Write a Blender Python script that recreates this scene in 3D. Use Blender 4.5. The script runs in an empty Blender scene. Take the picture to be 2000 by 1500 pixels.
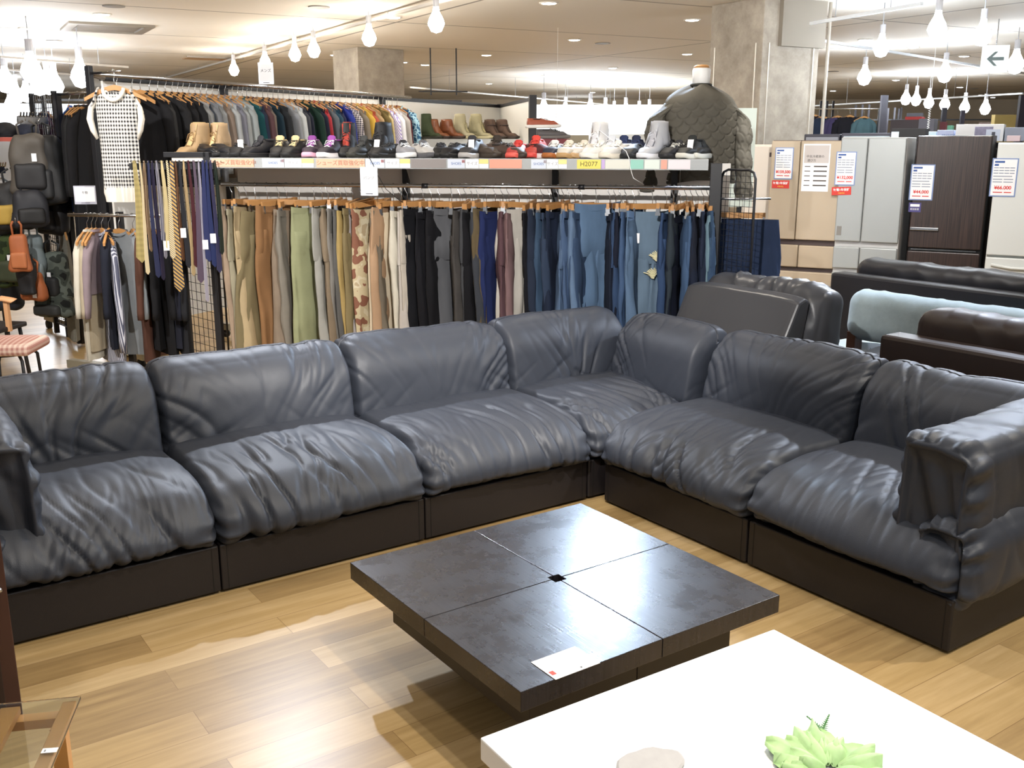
import bpy, math, random
from mathutils import Vector, Matrix, noise
from math import sin, cos, pi, radians as R

# ------------------------------------------------------------------ scene, camera, world, exposure
S = bpy.context.scene
COL = S.collection
H = 1.75                                    # eye height
F = 1952.0                                  # focal length in px for a 2000 px wide frame
PITCH = R(13.704)
cam = bpy.data.cameras.new('camera'); cam.sensor_width = 36; cam.lens = 36 * F / 2000; cam.clip_end = 200
co = bpy.data.objects.new('camera', cam); COL.objects.link(co)
co.location = (0, 0, H); co.rotation_euler = (pi / 2 - PITCH, 0, 0); S.camera = co
S.view_settings.view_transform = 'Standard'; S.view_settings.look = 'None'
S.view_settings.gamma = 1; S.view_settings.exposure = 0.0; S.view_settings.use_curve_mapping = False
W = bpy.data.worlds.new('world'); S.world = W; W.use_nodes = True
W.node_tree.nodes['Background'].inputs[0].default_value = (0.93, 0.96, 1.0, 1)
W.node_tree.nodes['Background'].inputs[1].default_value = 0.42

TH = R(34.89)                               # the sofa group's heading
def L2W(x, y, z=0.0):                       # sofa-group floor coordinates to the room
    return Vector((x * cos(TH) - y * sin(TH), x * sin(TH) + y * cos(TH), z))
def at(px, py, D):                          # a point seen at (px, py), D metres ahead
    a = (px - 1000) / F; b = (750 - py) / F
    d = Vector((a, cos(PITCH) + b * sin(PITCH), -sin(PITCH) + b * cos(PITCH)))
    t = D / d.y
    return Vector((0, 0, H)) + d * t
def atz(px, py, z):
    a = (px - 1000) / F; b = (750 - py) / F
    d = Vector((a, cos(PITCH) + b * sin(PITCH), -sin(PITCH) + b * cos(PITCH)))
    return Vector((0, 0, H)) + d * ((z - H) / d.z)

# ------------------------------------------------------------------ lamps out of frame and key lamps
LAMPS = []
def spot(loc, target, power, color, size=0.06, angle=90, blend=0.6):
    l = bpy.data.lights.new('spot', 'SPOT'); l.energy = power; l.color = color
    l.shadow_soft_size = size; l.spot_size = R(angle); l.spot_blend = blend
    o = bpy.data.objects.new('spot', l); o.location = loc
    o.rotation_euler = (Vector(target) - Vector(loc)).to_track_quat('-Z', 'Y').to_euler()
    LAMPS.append(o); return o
WARM = (1.0, 0.90, 0.76); NEUT = (1.0, 0.97, 0.92); COOL = (0.80, 0.90, 1.0)

# ------------------------------------------------------------------ materials
def lin(c):
    c = c.lstrip('#'); o = []
    for i in (0, 2, 4):
        v = int(c[i:i + 2], 16) / 255
        o.append(v / 12.92 if v <= .04045 else ((v + .055) / 1.055) ** 2.4)
    return (*o, 1)
MC = {}
def mat(hexc, rough=.6, metal=0.0, spec=.5, var=0.0, vs=8, bump=0.0, bs=200, emit=0, trans=0, sheen=0, coat=0, key=''):
    k = (hexc, rough, metal, spec, var, vs, bump, bs, emit, trans, sheen, coat, key)
    if k in MC: return MC[k]
    m = bpy.data.materials.new('mat_' + hexc.strip('#')); m.use_nodes = True
    nt = m.node_tree; b = nt.nodes['Principled BSDF']
    c = lin(hexc)
    b.inputs['Base Color'].default_value = c; b.inputs['Roughness'].default_value = rough
    b.inputs['Metallic'].default_value = metal; b.inputs['Specular IOR Level'].default_value = spec
    if sheen: b.inputs['Sheen Weight'].default_value = sheen
    if coat: b.inputs['Coat Weight'].default_value = coat
    if trans: b.inputs['Transmission Weight'].default_value = trans
    if emit:
        b.inputs['Emission Color'].default_value = c; b.inputs['Emission Strength'].default_value = emit
    tc = nt.nodes.new('ShaderNodeTexCoord')
    if var:
        n = nt.nodes.new('ShaderNodeTexNoise'); n.inputs['Scale'].default_value = vs; n.inputs['Detail'].default_value = 4
        mx = nt.nodes.new('ShaderNodeMix'); mx.data_type = 'RGBA'
        mx.inputs[6].default_value = tuple(v * (1 - var) for v in c[:3]) + (1,)
        mx.inputs[7].default_value = tuple(min(1, v * (1 + var)) for v in c[:3]) + (1,)
        nt.links.new(tc.outputs['Object'], n.inputs['Vector']); nt.links.new(n.outputs[0], mx.inputs[0])
        nt.links.new(mx.outputs[2], b.inputs['Base Color'])
    if bump:
        n = nt.nodes.new('ShaderNodeTexNoise'); n.inputs['Scale'].default_value = bs; n.inputs['Detail'].default_value = 3
        bp = nt.nodes.new('ShaderNodeBump'); bp.inputs['Strength'].default_value = bump; bp.inputs['Distance'].default_value = .002
        nt.links.new(tc.outputs['Object'], n.inputs['Vector']); nt.links.new(n.outputs[0], bp.inputs['Height'])
        nt.links.new(bp.outputs[0], b.inputs['Normal'])
    MC[k] = m; return m
def nodes_of(m):
    return m.node_tree, m.node_tree.nodes['Principled BSDF']
def mute(h, s=.76, g=.93):
    h = h.lstrip('#'); r = [int(h[i:i + 2], 16) for i in (0, 2, 4)]; m = sum(r) / 3
    return '#' + ''.join('%02x' % max(0, min(255, int((m + (v - m) * s) * g))) for v in r)
def cloth(hexc, var=.12): return mat(mute(hexc), .9, spec=.25, var=var, vs=14, bump=.35, bs=260)
WOOD = mat('#b3834f', .45, var=.15, vs=20)
STEEL = mat('#c9cbce', .22, metal=1.0)
BLACKM = mat('#17171b', .45)
WHITE = mat('#eeeeec', .6)
PAPER = mat('#f2f2f4', .7)
RUBBER = mat('#141416', .7)

def wood_floor():
    m = mat('#b9935f', .34, key='floor'); nt, b = nodes_of(m)
    tc = nt.nodes.new('ShaderNodeTexCoord'); mp = nt.nodes.new('ShaderNodeMapping')
    mp.inputs['Rotation'].default_value = (0, 0, -TH)
    br = nt.nodes.new('ShaderNodeTexBrick'); br.offset = .37; br.squash = 1
    br.inputs['Scale'].default_value = 1; br.inputs['Brick Width'].default_value = 1.25; br.inputs['Row Height'].default_value = .152
    br.inputs['Mortar Size'].default_value = .0012; br.inputs['Bias'].default_value = 0
    br.inputs['Color1'].default_value = (0, 0, 0, 1); br.inputs['Color2'].default_value = (1, 1, 1, 1); br.inputs['Mortar'].default_value = (.1, .1, .1, 1)
    nt.links.new(tc.outputs['Object'], mp.inputs[0]); nt.links.new(mp.outputs[0], br.inputs['Vector'])
    st = nt.nodes.new('ShaderNodeMapping'); st.inputs['Scale'].default_value = (1.6, 22, 1)
    ad = nt.nodes.new('ShaderNodeVectorMath'); ad.operation = 'MULTIPLY_ADD'
    ad.inputs[1].default_value = (7, 7, 7)
    nt.links.new(br.outputs[0], ad.inputs[0]); nt.links.new(mp.outputs[0], ad.inputs[2])
    nt.links.new(ad.outputs[0], st.inputs[0])
    n = nt.nodes.new('ShaderNodeTexNoise'); n.inputs['Scale'].default_value = 1.5; n.inputs['Detail'].default_value = 7; n.inputs['Roughness'].default_value = .6
    nt.links.new(st.outputs[0], n.inputs['Vector'])
    mx = nt.nodes.new('ShaderNodeMix'); mx.data_type = 'FLOAT'; mx.inputs[0].default_value = .38
    nt.links.new(n.outputs[0], mx.inputs[2]); nt.links.new(br.outputs[0], mx.inputs[3])
    cr = nt.nodes.new('ShaderNodeValToRGB'); e = cr.color_ramp.elements
    e[0].position = .2; e[0].color = lin('#846a45'); e[1].position = .8; e[1].color = lin('#bea379')
    x = cr.color_ramp.elements.new(.5); x.color = lin('#a58a5d')
    nt.links.new(mx.outputs[0], cr.inputs[0])
    mm = nt.nodes.new('ShaderNodeMix'); mm.data_type = 'RGBA'; mm.inputs[7].default_value = lin('#6d5031')
    ml = nt.nodes.new('ShaderNodeMath'); ml.operation = 'MULTIPLY'; ml.inputs[1].default_value = .55
    nt.links.new(br.outputs['Fac'], ml.inputs[0]); nt.links.new(ml.outputs[0], mm.inputs[0])
    nt.links.new(cr.outputs[0], mm.inputs[6]); nt.links.new(mm.outputs[2], b.inputs['Base Color'])
    return m

# ------------------------------------------------------------------ mesh helpers
class MB:
    def __init__(s): s.v = []; s.f = []
    def add(s, vs, fs):
        o = len(s.v); s.v += [tuple(v) for v in vs]; s.f += [tuple(i + o for i in f) for f in fs]; return s
    def box(s, x0, x1, y0, y1, z0, z1):
        return s.add([(x0, y0, z0), (x1, y0, z0), (x1, y1, z0), (x0, y1, z0), (x0, y0, z1), (x1, y0, z1), (x1, y1, z1), (x0, y1, z1)],
                     [(3, 2, 1, 0), (4, 5, 6, 7), (0, 1, 5, 4), (1, 2, 6, 5), (2, 3, 7, 6), (3, 0, 4, 7)])
    def loft(s, rings, cap=True, closed=True):
        n = len(rings[0]); vs = [v for r in rings for v in r]; fs = []
        for i in range(len(rings) - 1):
            for j in range(n if closed else n - 1):
                a = i * n + j; b = i * n + (j + 1) % n
                fs.append((a, b, b + n, a + n))
        if cap and closed:
            fs.append(tuple(range(n - 1, -1, -1))); k = (len(rings) - 1) * n; fs.append(tuple(range(k, k + n)))
        return s.add(vs, fs)
    def tube(s, pts, r, n=8, cap=True):
        pts = [Vector(p) for p in pts]; rings = []; up = None
        for i, p in enumerate(pts):
            t = (pts[min(i + 1, len(pts) - 1)] - pts[max(i - 1, 0)])
            if t.length < 1e-9: t = Vector((0, 0, 1))
            t.normalize()
            if up is None: up = Vector((0, 0, 1)) if abs(t.z) < .9 else Vector((1, 0, 0))
            a = t.cross(up)
            if a.length < 1e-4: a = t.cross(Vector((0, 1, 0)))
            a.normalize(); b = a.cross(t); b.normalize(); up = b
            rr = r[i] if isinstance(r, (list, tuple)) else r
            rings.append([p + a * rr * cos(2 * pi * k / n) + b * rr * sin(2 * pi * k / n) for k in range(n)])
        return s.loft(rings, cap)
    def cyl(s, x, y, z0, z1, r, n=16, r2=None):
        r2 = r if r2 is None else r2
        return s.loft([[(x + r * cos(2 * pi * k / n), y + r * sin(2 * pi * k / n), z0) for k in range(n)],
                       [(x + r2 * cos(2 * pi * k / n), y + r2 * sin(2 * pi * k / n), z1) for k in range(n)]])
    def lathe(s, prof, n=16, x=0, y=0):
        return s.loft([[(x + r * cos(2 * pi * k / n), y + r * sin(2 * pi * k / n), z) for k in range(n)] for r, z in prof])
    def mesh(s, name, smooth=None):
        me = bpy.data.meshes.new(name); me.from_pydata(s.v, [], s.f); me.update()
        if smooth:
            me.polygons.foreach_set('use_smooth', [True] * len(me.polygons))
        return me
    def build(s, name, m, parent=None, smooth=False, bevel=0, loc=None, rot=None):
        o = bpy.data.objects.new(name, s.mesh(name, smooth)); COL.objects.link(o)
        o.data.materials.append(m)
        if parent is not None: o.parent = parent
        if loc is not None: o.location = loc
        if rot is not None: o.rotation_euler = rot
        if bevel:
            b = o.modifiers.new('b', 'BEVEL'); b.width = bevel; b.segments = 2; b.limit_method = 'ANGLE'
        return o
def rbox(x0, x1, y0, y1, z0, z1): return MB().box(x0, x1, y0, y1, z0, z1)
def tag(o, label=None, cat=None, group=None, kind=None):
    if label: o['label'] = label
    if cat: o['category'] = cat
    if group: o['group'] = group
    if kind: o['kind'] = kind
    return o
def thing(name, label, cat, loc=(0, 0, 0), rz=0, group=None):
    o = bpy.data.objects.new(name, None); COL.objects.link(o); o.empty_display_size = .1
    o.location = loc; o.rotation_euler = (0, 0, rz); return tag(o, label, cat, group)
def struct(o): o['kind'] = 'structure'; return o
def inst(name, me, parent, m=None, loc=None, rot=None, scale=None):
    o = bpy.data.objects.new(name, me); COL.objects.link(o); o.parent = parent
    if m is not None:
        if not me.materials: me.materials.append(m)
        o.material_slots[0].link = 'OBJECT'; o.material_slots[0].material = m
    if loc is not None: o.location = loc
    if rot is not None: o.rotation_euler = rot
    if scale is not None: o.scale = scale
    return o
def text(body, size, m, parent, loc, rot=(pi / 2, 0, 0), name='lettering', align='CENTER', ext=.0004, bold=0):
    c = bpy.data.curves.new('t', 'FONT'); c.body = body; c.size = size; c.align_x = align; c.align_y = 'CENTER'; c.extrude = ext; c.offset = bold
    t = bpy.data.objects.new('t', c); COL.objects.link(t)
    dg = bpy.context.evaluated_depsgraph_get(); me = bpy.data.meshes.new_from_object(t.evaluated_get(dg))
    bpy.data.objects.remove(t)
    o = bpy.data.objects.new(name, me); COL.objects.link(o); me.materials.clear(); me.materials.append(m)
    o.parent = parent; o.location = loc; o.rotation_euler = rot; return o
def sm(a, b, x):
    t = max(0, min(1, (x - a) / (b - a))); return t * t * (3 - 2 * t)
def ns(x, y, z): return noise.noise(Vector((x, y, z)))
# ------------------------------------------------------------------ the room
fl = rbox(-22, 26, -4, 40, -.1, 0).build('floor', wood_floor()); struct(fl)
def ceiling_mat():
    m = mat('#d6d0c6', .8, key='ceil'); nt, b = nodes_of(m)
    tc = nt.nodes.new('ShaderNodeTexCoord'); mp = nt.nodes.new('ShaderNodeMapping'); mp.inputs['Rotation'].default_value = (0, 0, R(-29))
    br = nt.nodes.new('ShaderNodeTexBrick'); br.offset = 0
    br.inputs['Scale'].default_value = 1; br.inputs['Brick Width'].default_value = 5.2; br.inputs['Row Height'].default_value = 3.1
    br.inputs['Mortar Size'].default_value = .022; br.inputs['Mortar Smooth'].default_value = .1
    br.inputs['Color1'].default_value = lin('#e6e0d6'); br.inputs['Color2'].default_value = lin('#e0dacf'); br.inputs['Mortar'].default_value = lin('#8d8880')
    nt.links.new(tc.outputs['Object'], mp.inputs[0]); nt.links.new(mp.outputs[0], br.inputs['Vector'])
    nt.links.new(br.outputs[0], b.inputs['Base Color']); return m
CZ = 3.2
struct(rbox(-22, 26, 1.5, 40, CZ, CZ + .1).build('ceiling', ceiling_mat()))
struct(rbox(-22, 26, 38, 38.2, 0, CZ).build('wall_back', mat('#cdbfa8', .8, var=.08, vs=.6)))
struct(rbox(-22.2, -22, 1.5, 38.2, 0, CZ).build('wall_left', mat('#d9d6d0', .8)))
struct(rbox(26, 26.2, 1.5, 38.2, 0, CZ).build('wall_right', mat('#cdbda2', .8)))

def column_mat(h='#a39a8c'):
    m = mat(h, .85, key='col' + h); nt, b = nodes_of(m)
    tc = nt.nodes.new('ShaderNodeTexCoord')
    n = nt.nodes.new('ShaderNodeTexNoise'); n.inputs['Scale'].default_value = 3.2; n.inputs['Detail'].default_value = 9; n.inputs['Roughness'].default_value = .72
    cr = nt.nodes.new('ShaderNodeValToRGB'); e = cr.color_ramp.elements
    e[0].position = .35; e[0].color = lin('#8c8377'); e[1].position = .68; e[1].color = lin('#b3aa9c')
    nt.links.new(tc.outputs['Object'], n.inputs['Vector']); nt.links.new(n.outputs[0], cr.inputs[0]); nt.links.new(cr.outputs[0], b.inputs['Base Color'])
    return m
def column(px, D, w, rz, label, trims=True):
    p = at(px, 270, D)
    t = thing('column', label, 'column', (p.x, p.y, 0), rz)
    rbox(-w / 2, w / 2, -w / 2, w / 2, 0, CZ).build('shaft', column_mat(), t, bevel=.01)
    if trims:
        k = MB()
        for sx, sy in ((-1, -1), (1, -1), (-1, 1), (1, 1)):
            for a in (0, 1):
                d = w / 2 - .09
                x, y = (sx * (w / 2 + .004), sy * d) if a else (sx * d, sy * (w / 2 + .004))
                k.box(x - .006, x + .006, y - .006, y + .006, 0.1, 2.75)
        k.build('slotted_trim', mat('#d8d2c6', .4, metal=.3), t)
    return t
colm = column(1482, 11.6, .83, R(30), 'wide beige stone-textured column behind the jacket mannequin and fridges')
rbox(-.2, .44, -.47, -.415, 2.72, CZ).build('soffit_panel', mat('#8f877b', .8), colm)
pipe = MB().tube([(.52, -.44, 0), (.52, -.44, 2.6), (.52, -.44, CZ)], .018, 10).build('pipe', mat('#bdb6aa', .5), colm, smooth=True)
column(724, 17.4, .86, R(37), 'smaller beige column in the distance above the sweater rail', False)

# ------------------------------------------------------------------ leather
def leather(h, rough=.42, key='', bump=.25):
    m = mat(h, rough, spec=.42, key='lea' + key); nt, b = nodes_of(m)
    tc = nt.nodes.new('ShaderNodeTexCoord')
    v = nt.nodes.new('ShaderNodeTexVoronoi'); v.inputs['Scale'].default_value = 420
    n = nt.nodes.new('ShaderNodeTexNoise'); n.inputs['Scale'].default_value = 30; n.inputs['Detail'].default_value = 5
    ad = nt.nodes.new('ShaderNodeMath'); ad.operation = 'ADD'
    bp = nt.nodes.new('ShaderNodeBump'); bp.inputs['Strength'].default_value = bump; bp.inputs['Distance'].default_value = .0012
    nt.links.new(tc.outputs['Object'], v.inputs['Vector']); nt.links.new(tc.outputs['Object'], n.inputs['Vector'])
    nt.links.new(v.outputs['Distance'], ad.inputs[0]); nt.links.new(n.outputs[0], ad.inputs[1])
    nt.links.new(ad.outputs[0], bp.inputs['Height']); nt.links.new(bp.outputs[0], b.inputs['Normal'])
    return m
SOFA = leather('#2f333c', .50, 'sofa')
BASE = mat('#171213', .55, var=.1, vs=5, bump=.2, bs=300)

def cube_surface(nx, ny, nz):
    idx = {}; V = []; Fc = []
    N = (nx, ny, nz)
    def g(i, j, k):
        q = (i, j, k)
        if q not in idx: idx[q] = len(V); V.append((2 * i / nx - 1, 2 * j / ny - 1, 2 * k / nz - 1))
        return idx[q]
    for k in (0, nz):
        for i in range(nx):
            for j in range(ny):
                q = (g(i, j, k), g(i + 1, j, k), g(i + 1, j + 1, k), g(i, j + 1, k)); Fc.append(q if k else q[::-1])
    for j in (0, ny):
        for i in range(nx):
            for k in range(nz):
                q = (g(i, j, k), g(i + 1, j, k), g(i + 1, j, k + 1), g(i, j, k + 1)); Fc.append(q[::-1] if j else q)
    for i in (0, nx):
        for j in range(ny):
            for k in range(nz):
                q = (g(i, j, k), g(i, j + 1, k), g(i, j + 1, k + 1), g(i, j, k + 1)); Fc.append(q if i else q[::-1])
    return V, Fc
def cushion(name, m, parent, size, r, n, disp, loc=(0, 0, 0), rot=(0, 0, 0)):
    V, Fc = cube_surface(*n); hx, hy, hz = (s / 2 for s in size); out = []
    for x, y, z in V:
        # concentrate vertices evenly, then round the edges
        p = Vector((x * hx, y * hy, z * hz))
        rr = (r, r, r) if not isinstance(r, tuple) else r
        c = Vector((max(-hx + rr[0], min(hx - rr[0], p.x)), max(-hy + rr[1], min(hy - rr[1], p.y)), max(-hz + rr[2], min(hz - rr[2], p.z))))
        d = p - c; d = Vector((d.x / rr[0], d.y / rr[1], d.z / rr[2])); L = d.length
        d = d / L if L > 1e-9 else Vector((0, 0, 1))
        q = c + Vector((d.x * rr[0], d.y * rr[1], d.z * rr[2]))
        nn = Vector((d.x / rr[0], d.y / rr[1], d.z / rr[2])).normalized()
        out.append(disp(q, nn, x, y, z))
    mb = MB(); mb.add(out, Fc)
    return mb.build(name, m, parent, smooth=True, loc=loc, rot=rot)
def ridged(v, k=2.6): return (1 - min(1, abs(v) * k)) ** 1.6
def seat_disp(size, seed, amp=1.0, groove=False):
    w, d, h = size
    def f(p, n, ux, uy, uz):
        s = p.y + d / 2 - max(0, (h / 2 - p.z)) * .9           # distance from the nose, continuing down it
        warp = ns(p.x * 2.2, s * 2, seed) * .14
        v1 = ridged(ns((p.x + warp) * 10 + s * 2.6, s * 1.25, seed + 7), 3.2) ** 1.2
        v2 = ridged(ns((p.x - warp) * 19 - s * 2, s * 2.2, seed + 13), 3.0) ** 1.2
        drop = sm(-.12, .22, ns(p.x * 3.1, s * 1.6, seed + 3))
        mk = sm(.60, .22, s) * sm(-.30, -.12, s) * (.35 + .85 * drop)
        mk += .10 * (1 if n.z > .2 else .3)
        edge = sm(w / 2, w / 2 - .07, abs(p.x))
        a = -(v1 * .019 + v2 * .009) * amp * mk * (.5 + .5 * edge) + .006 * mk
        a += ns(p.x * 2.5, s * 2.5, seed + 21) * .016 * edge + ns(p.x * 6, s * 5, seed + 25) * .005
        puff = .030 * (1 - ux ** 6) * (1 - min(1, abs(p.y / (d / 2))) ** 3) * sm(0, .8, n.z)
        q = p + n * a
        q.z += puff
        t = max(0, (.40 - (p.y + d / 2)) / .40)
        q.z -= .055 * t * t * (1 if p.z > 0 else max(0, 1 + p.z / (h / 2)))
        q.y -= .030 * sm(0, .9, -n.y) * (1 - (p.z / (h / 2)) ** 2) * (1 - ux ** 6)
        cx = sm(w / 2 - .13, w / 2, abs(p.x)) * sm(-d / 2 + .14, -d / 2, p.y)
        q += n * (cx * .007 * sin(p.z * 95 + seed * 3)); q.z -= cx * .010
        if groove and n.y < -.1:
            zz = p.z - (-.005 - .04 * (ux * .5 + .5) + .01 * ns(p.x * 5, 0, seed)); q.y += .030 * math.exp(-(zz / .012) ** 2)
            q.y += .03 * sm(0, -.02, zz)
        return q
    return f
def back_disp(size, seed, amp=1.0):
    w, d, h = size
    def f(p, n, ux, uy, uz):
        zt = h / 2 - p.z
        sgn = -1 if p.x < 0 else 1
        warp = ns(p.x * 2, zt * 3, seed) * .2
        edge = sm(w / 2, w / 2 - .07, abs(p.x))
        # drapes running down and inwards from the shoulders, small gathers along the top
        l1 = ridged(ns(p.x * 8 + zt * 9 * sgn * (.4 + abs(ux)) + warp * 6, zt * 1.6, seed + 5), 2.8) ** 1.2
        l2 = ridged(ns(p.x * 17 + zt * 6 + warp * 5, zt * 3.0, seed + 9), 2.8) ** 1.2
        l3 = ridged(ns(p.x * 6 - zt * 8 * sgn, zt * 2.4, seed + 15), 2.8) ** 1.2
        drop = sm(-.15, .25, ns(p.x * 2.6, zt * 2.2, seed + 2))
        top = sm(.26, .05, zt + max(0, p.y + d / 2) * .3) * (1 if p.y < 0 else .5)
        low = sm(.16, .30, zt)
        a = -(l1 * .015 * (.25 + .75 * drop) + l2 * .008 * top * drop + l3 * .012 * low * (.3 + .7 * drop)) * amp * (.5 + .5 * edge)
        a += ns(p.x * 2.2, zt * 3, seed + 31) * .020 * edge + .005
        q = p + n * a
        q.y -= .022 * sm(0, .8, -n.y) * (1 - ux ** 6) * (1 - uz * uz)
        q.z += .014 * (1 - ux ** 6) * sm(0, .8, n.z)
        q.z -= .012 * sm(w / 2 - .1, w / 2, abs(p.x)) * sm(0, h * .4, p.z)
        q.y += .18 * (p.z + h / 2)
        if p.z > 0 and p.y < 0: q.y += .02 * sm(.3, 1, uz)
        return q
    return f
def arm_disp(size, seed, side):
    w, d, h = size
    def f(p, n, ux, uy, uz):
        fold = ridged(ns(p.y * 9 + p.z * 2, p.z * 3 + p.x * 5, seed), 2.4)
        a = -fold ** 1.4 * .008 + ns(p.x * 4, p.y * 3, seed + p.z * 4) * .020
        fr = sm(-d / 2 + .17, -d / 2 + .015, p.y)
        ang = math.atan2(p.z, p.x * 1.6)
        if n.y > -.75:
            a += fr * .017 * sin(ang * 15 + seed) * abs(sin(ang * 2.0 + .4))
        q = p + n * a
        if n.y < -.6:                                           # recessed, creased end panel
            rr = max(abs(ux), abs(uz))
            q.y += .045 * sm(.86, .6, rr)
            q.y += .012 * sin(p.x * 55 + p.z * 18 + seed) * sm(.9, .3, rr)
        q.z += .02 * (1 - ux * ux) * (1 if n.z > 0 else 0)
        return q
    return f
NX = 110
def sofa_module(label, x, y, face, seed, parts=('seat', 'back'), w=.925):
    """a low upholstered unit: front faces the local -y"""
    c = L2W(x, y)
    t = thing('sofa_module', label, 'sofa', c, TH + (0 if face == 'S' else -pi / 2), 'dark leather modular corner sofa')
    hw = w / 2
    b = rbox(-hw, hw, -.455, .46, .012, .205).build('base', BASE, t, bevel=.006)
    k = MB()
    for sx in (-1, 1): k.box(sx * (hw - .028) - .0015, sx * (hw - .028) + .0015, -.4566, -.44, .014, .2)
    k.build('base_seam', mat('#0b0a0a', .6), b)
    sz = (w + .016, .95 if 'deep' in parts else .92, .245)
    cushion('seat_cushion', SOFA, t, sz, (.04, .125, .112), (NX, 72, 22), seat_disp(sz, seed, 1.0 if 'arm' not in parts else .6, 'arm' in parts), (0, -.022, .318))
    if 'back' in parts:
        bz = (w + .016, .28, .47)
        cushion('back_cushion', SOFA, t, bz, (.038, .12, .12), (NX, 20, 48), back_disp(bz, seed + 40), (0, .305, .548))
    if 'back2' in parts:                                        # the corner's second back, on the right-hand side
        bz = (w - .26, .27, .46)
        cushion('back_cushion', SOFA, t, bz, (.038, .12, .12), (NX, 20, 48), back_disp(bz, seed + 60), (.305, -.15, .548), (0, 0, -pi / 2))
        bz = (w - .08, .27, .47)
        cushion('back_cushion', SOFA, t, bz, (.038, .12, .12), (NX, 20, 48), back_disp(bz, seed + 50), (-.05, .305, .55))
    for k, sx in (('arm', 1), ('arml', -1)):
        if k in parts:
            az = (.30, .82, .44)
            cushion('armrest_cushion', SOFA, t, az, .07, (26, 60, 40), arm_disp(az, seed + 70, sx), (sx * (hw - .14) if sx > 0 else -.295, -.04, .535), (R(2), R(3) * sx, 0))
            rz = (.24, .86, .30)
            cushion('side_roll', SOFA, t, rz, .09, (16, 60, 22), arm_disp(rz, seed + 80, sx), (sx * (hw - .075), -.045, .31))
    return t
Y0 = 4.115; X0 = .685
sofa_module('dark leather sofa unit with armrest, at the left end of the long row', X0, Y0, 'S', 3.1, ('seat', 'back', 'arml'))
sofa_module('dark leather sofa unit second from the left end of the long row', X0 + .93, Y0, 'S', 17.7)
sofa_module('dark leather sofa unit just left of the corner unit', X0 + 1.86, Y0, 'S', 29.3)
sofa_module('dark leather corner sofa unit with two back cushions', X0 + 2.795, Y0, 'S', 41.9, ('seat', 'back2'))
XR = 3.515
sofa_module('dark leather sofa unit on the right wing beside the corner unit', XR, 3.125, 'E', 53.2)
sofa_module('dark leather sofa unit with armrest, at the near end of the right wing', XR, 2.19, 'E', 66.6, ('seat', 'back', 'arm'))

# ------------------------------------------------------------------ coffee table
def blackwood():
    m = mat('#1d1a1c', .3, spec=.6, key='bw'); nt, b = nodes_of(m)
    tc = nt.nodes.new('ShaderNodeTexCoord'); mp = nt.nodes.new('ShaderNodeMapping'); mp.inputs['Scale'].default_value = (60, 3, 3)
    n = nt.nodes.new('ShaderNodeTexNoise'); n.inputs['Scale'].default_value = 3; n.inputs['Detail'].default_value = 6
    n2 = nt.nodes.new('ShaderNodeTexNoise'); n2.inputs['Scale'].default_value = 9; n2.inputs['Detail'].default_value = 8; n2.inputs['Roughness'].default_value = .75
    nt.links.new(tc.outputs['Object'], mp.inputs[0]); nt.links.new(mp.outputs[0], n.inputs['Vector']); nt.links.new(tc.outputs['Object'], n2.inputs['Vector'])
    cr = nt.nodes.new('ShaderNodeValToRGB'); e = cr.color_ramp.elements
    e[0].position = .3; e[0].color = lin('#1a181b'); e[1].position = .85; e[1].color = lin('#302d31')
    nt.links.new(n.outputs[0], cr.inputs[0])
    nt.links.new(cr.outputs[0], b.inputs['Base Color'])
    mr = nt.nodes.new('ShaderNodeMapRange'); mr.inputs[3].default_value = .23; mr.inputs[4].default_value = .33
    mr.inputs[1].default_value = .35; mr.inputs[2].default_value = .65
    nt.links.new(n2.outputs[0], mr.inputs[0]); nt.links.new(mr.outputs[0], b.inputs['Roughness'])
    bp = nt.nodes.new('ShaderNodeBump'); bp.inputs['Strength'].default_value = .25; bp.inputs['Distance'].default_value = .001
    nt.links.new(n.outputs[0], bp.inputs['Height']); nt.links.new(bp.outputs[0], b.inputs['Normal']); return m
BW = blackwood()
ct = thing('coffee_table', 'low square black wooden coffee table with a four-panel top and a centre hole', 'coffee table', L2W(1.863, 2.413), TH)
for i, (sx, sy) in enumerate(((-1, -1), (1, -1), (-1, 1), (1, 1))):
    a = .5035; g = .0012; h = .022
    pts = [(g, h), (h, h), (h, g), (a, g), (a, a), (g, a)]
    P = [(x * sx, y * sy) for x, y in pts]
    if sx * sy < 0: P = P[::-1]
    MB().loft([[(x, y, .29) for x, y in P], [(x, y, .35) for x, y in P]]).build('top_panel', BW, ct, bevel=.0015)
DB = mat('#1a1516', .4)
rbox(-.24, .24, -.24, .24, 0, .1395).build('plinth', DB, ct, bevel=.003)
rbox(-.4, -.001, -.4, .4, .14, .2885).build('under_box', DB, ct, bevel=.002)
rbox(.001, .4, -.4, .4, .14, .2885).build('under_box', DB, ct, bevel=.002)
sh = thing('price_sheet', 'white price sheet lying on the front corner of the black coffee table', 'paper', L2W(1.548, 1.962, .3505), TH)
rbox(-.077, .077, -.056, .056, 0, .0012).build('sheet', PAPER, sh)
rbox(-.071, -.056, -.035, -.015, .0013, .0016).build('stamp', mat('#c4483c', .7), sh)
text('¥', .012, mat('#444444', .7), sh, (.02, -.045, .0016), (0, 0, 0), 'print')

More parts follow.
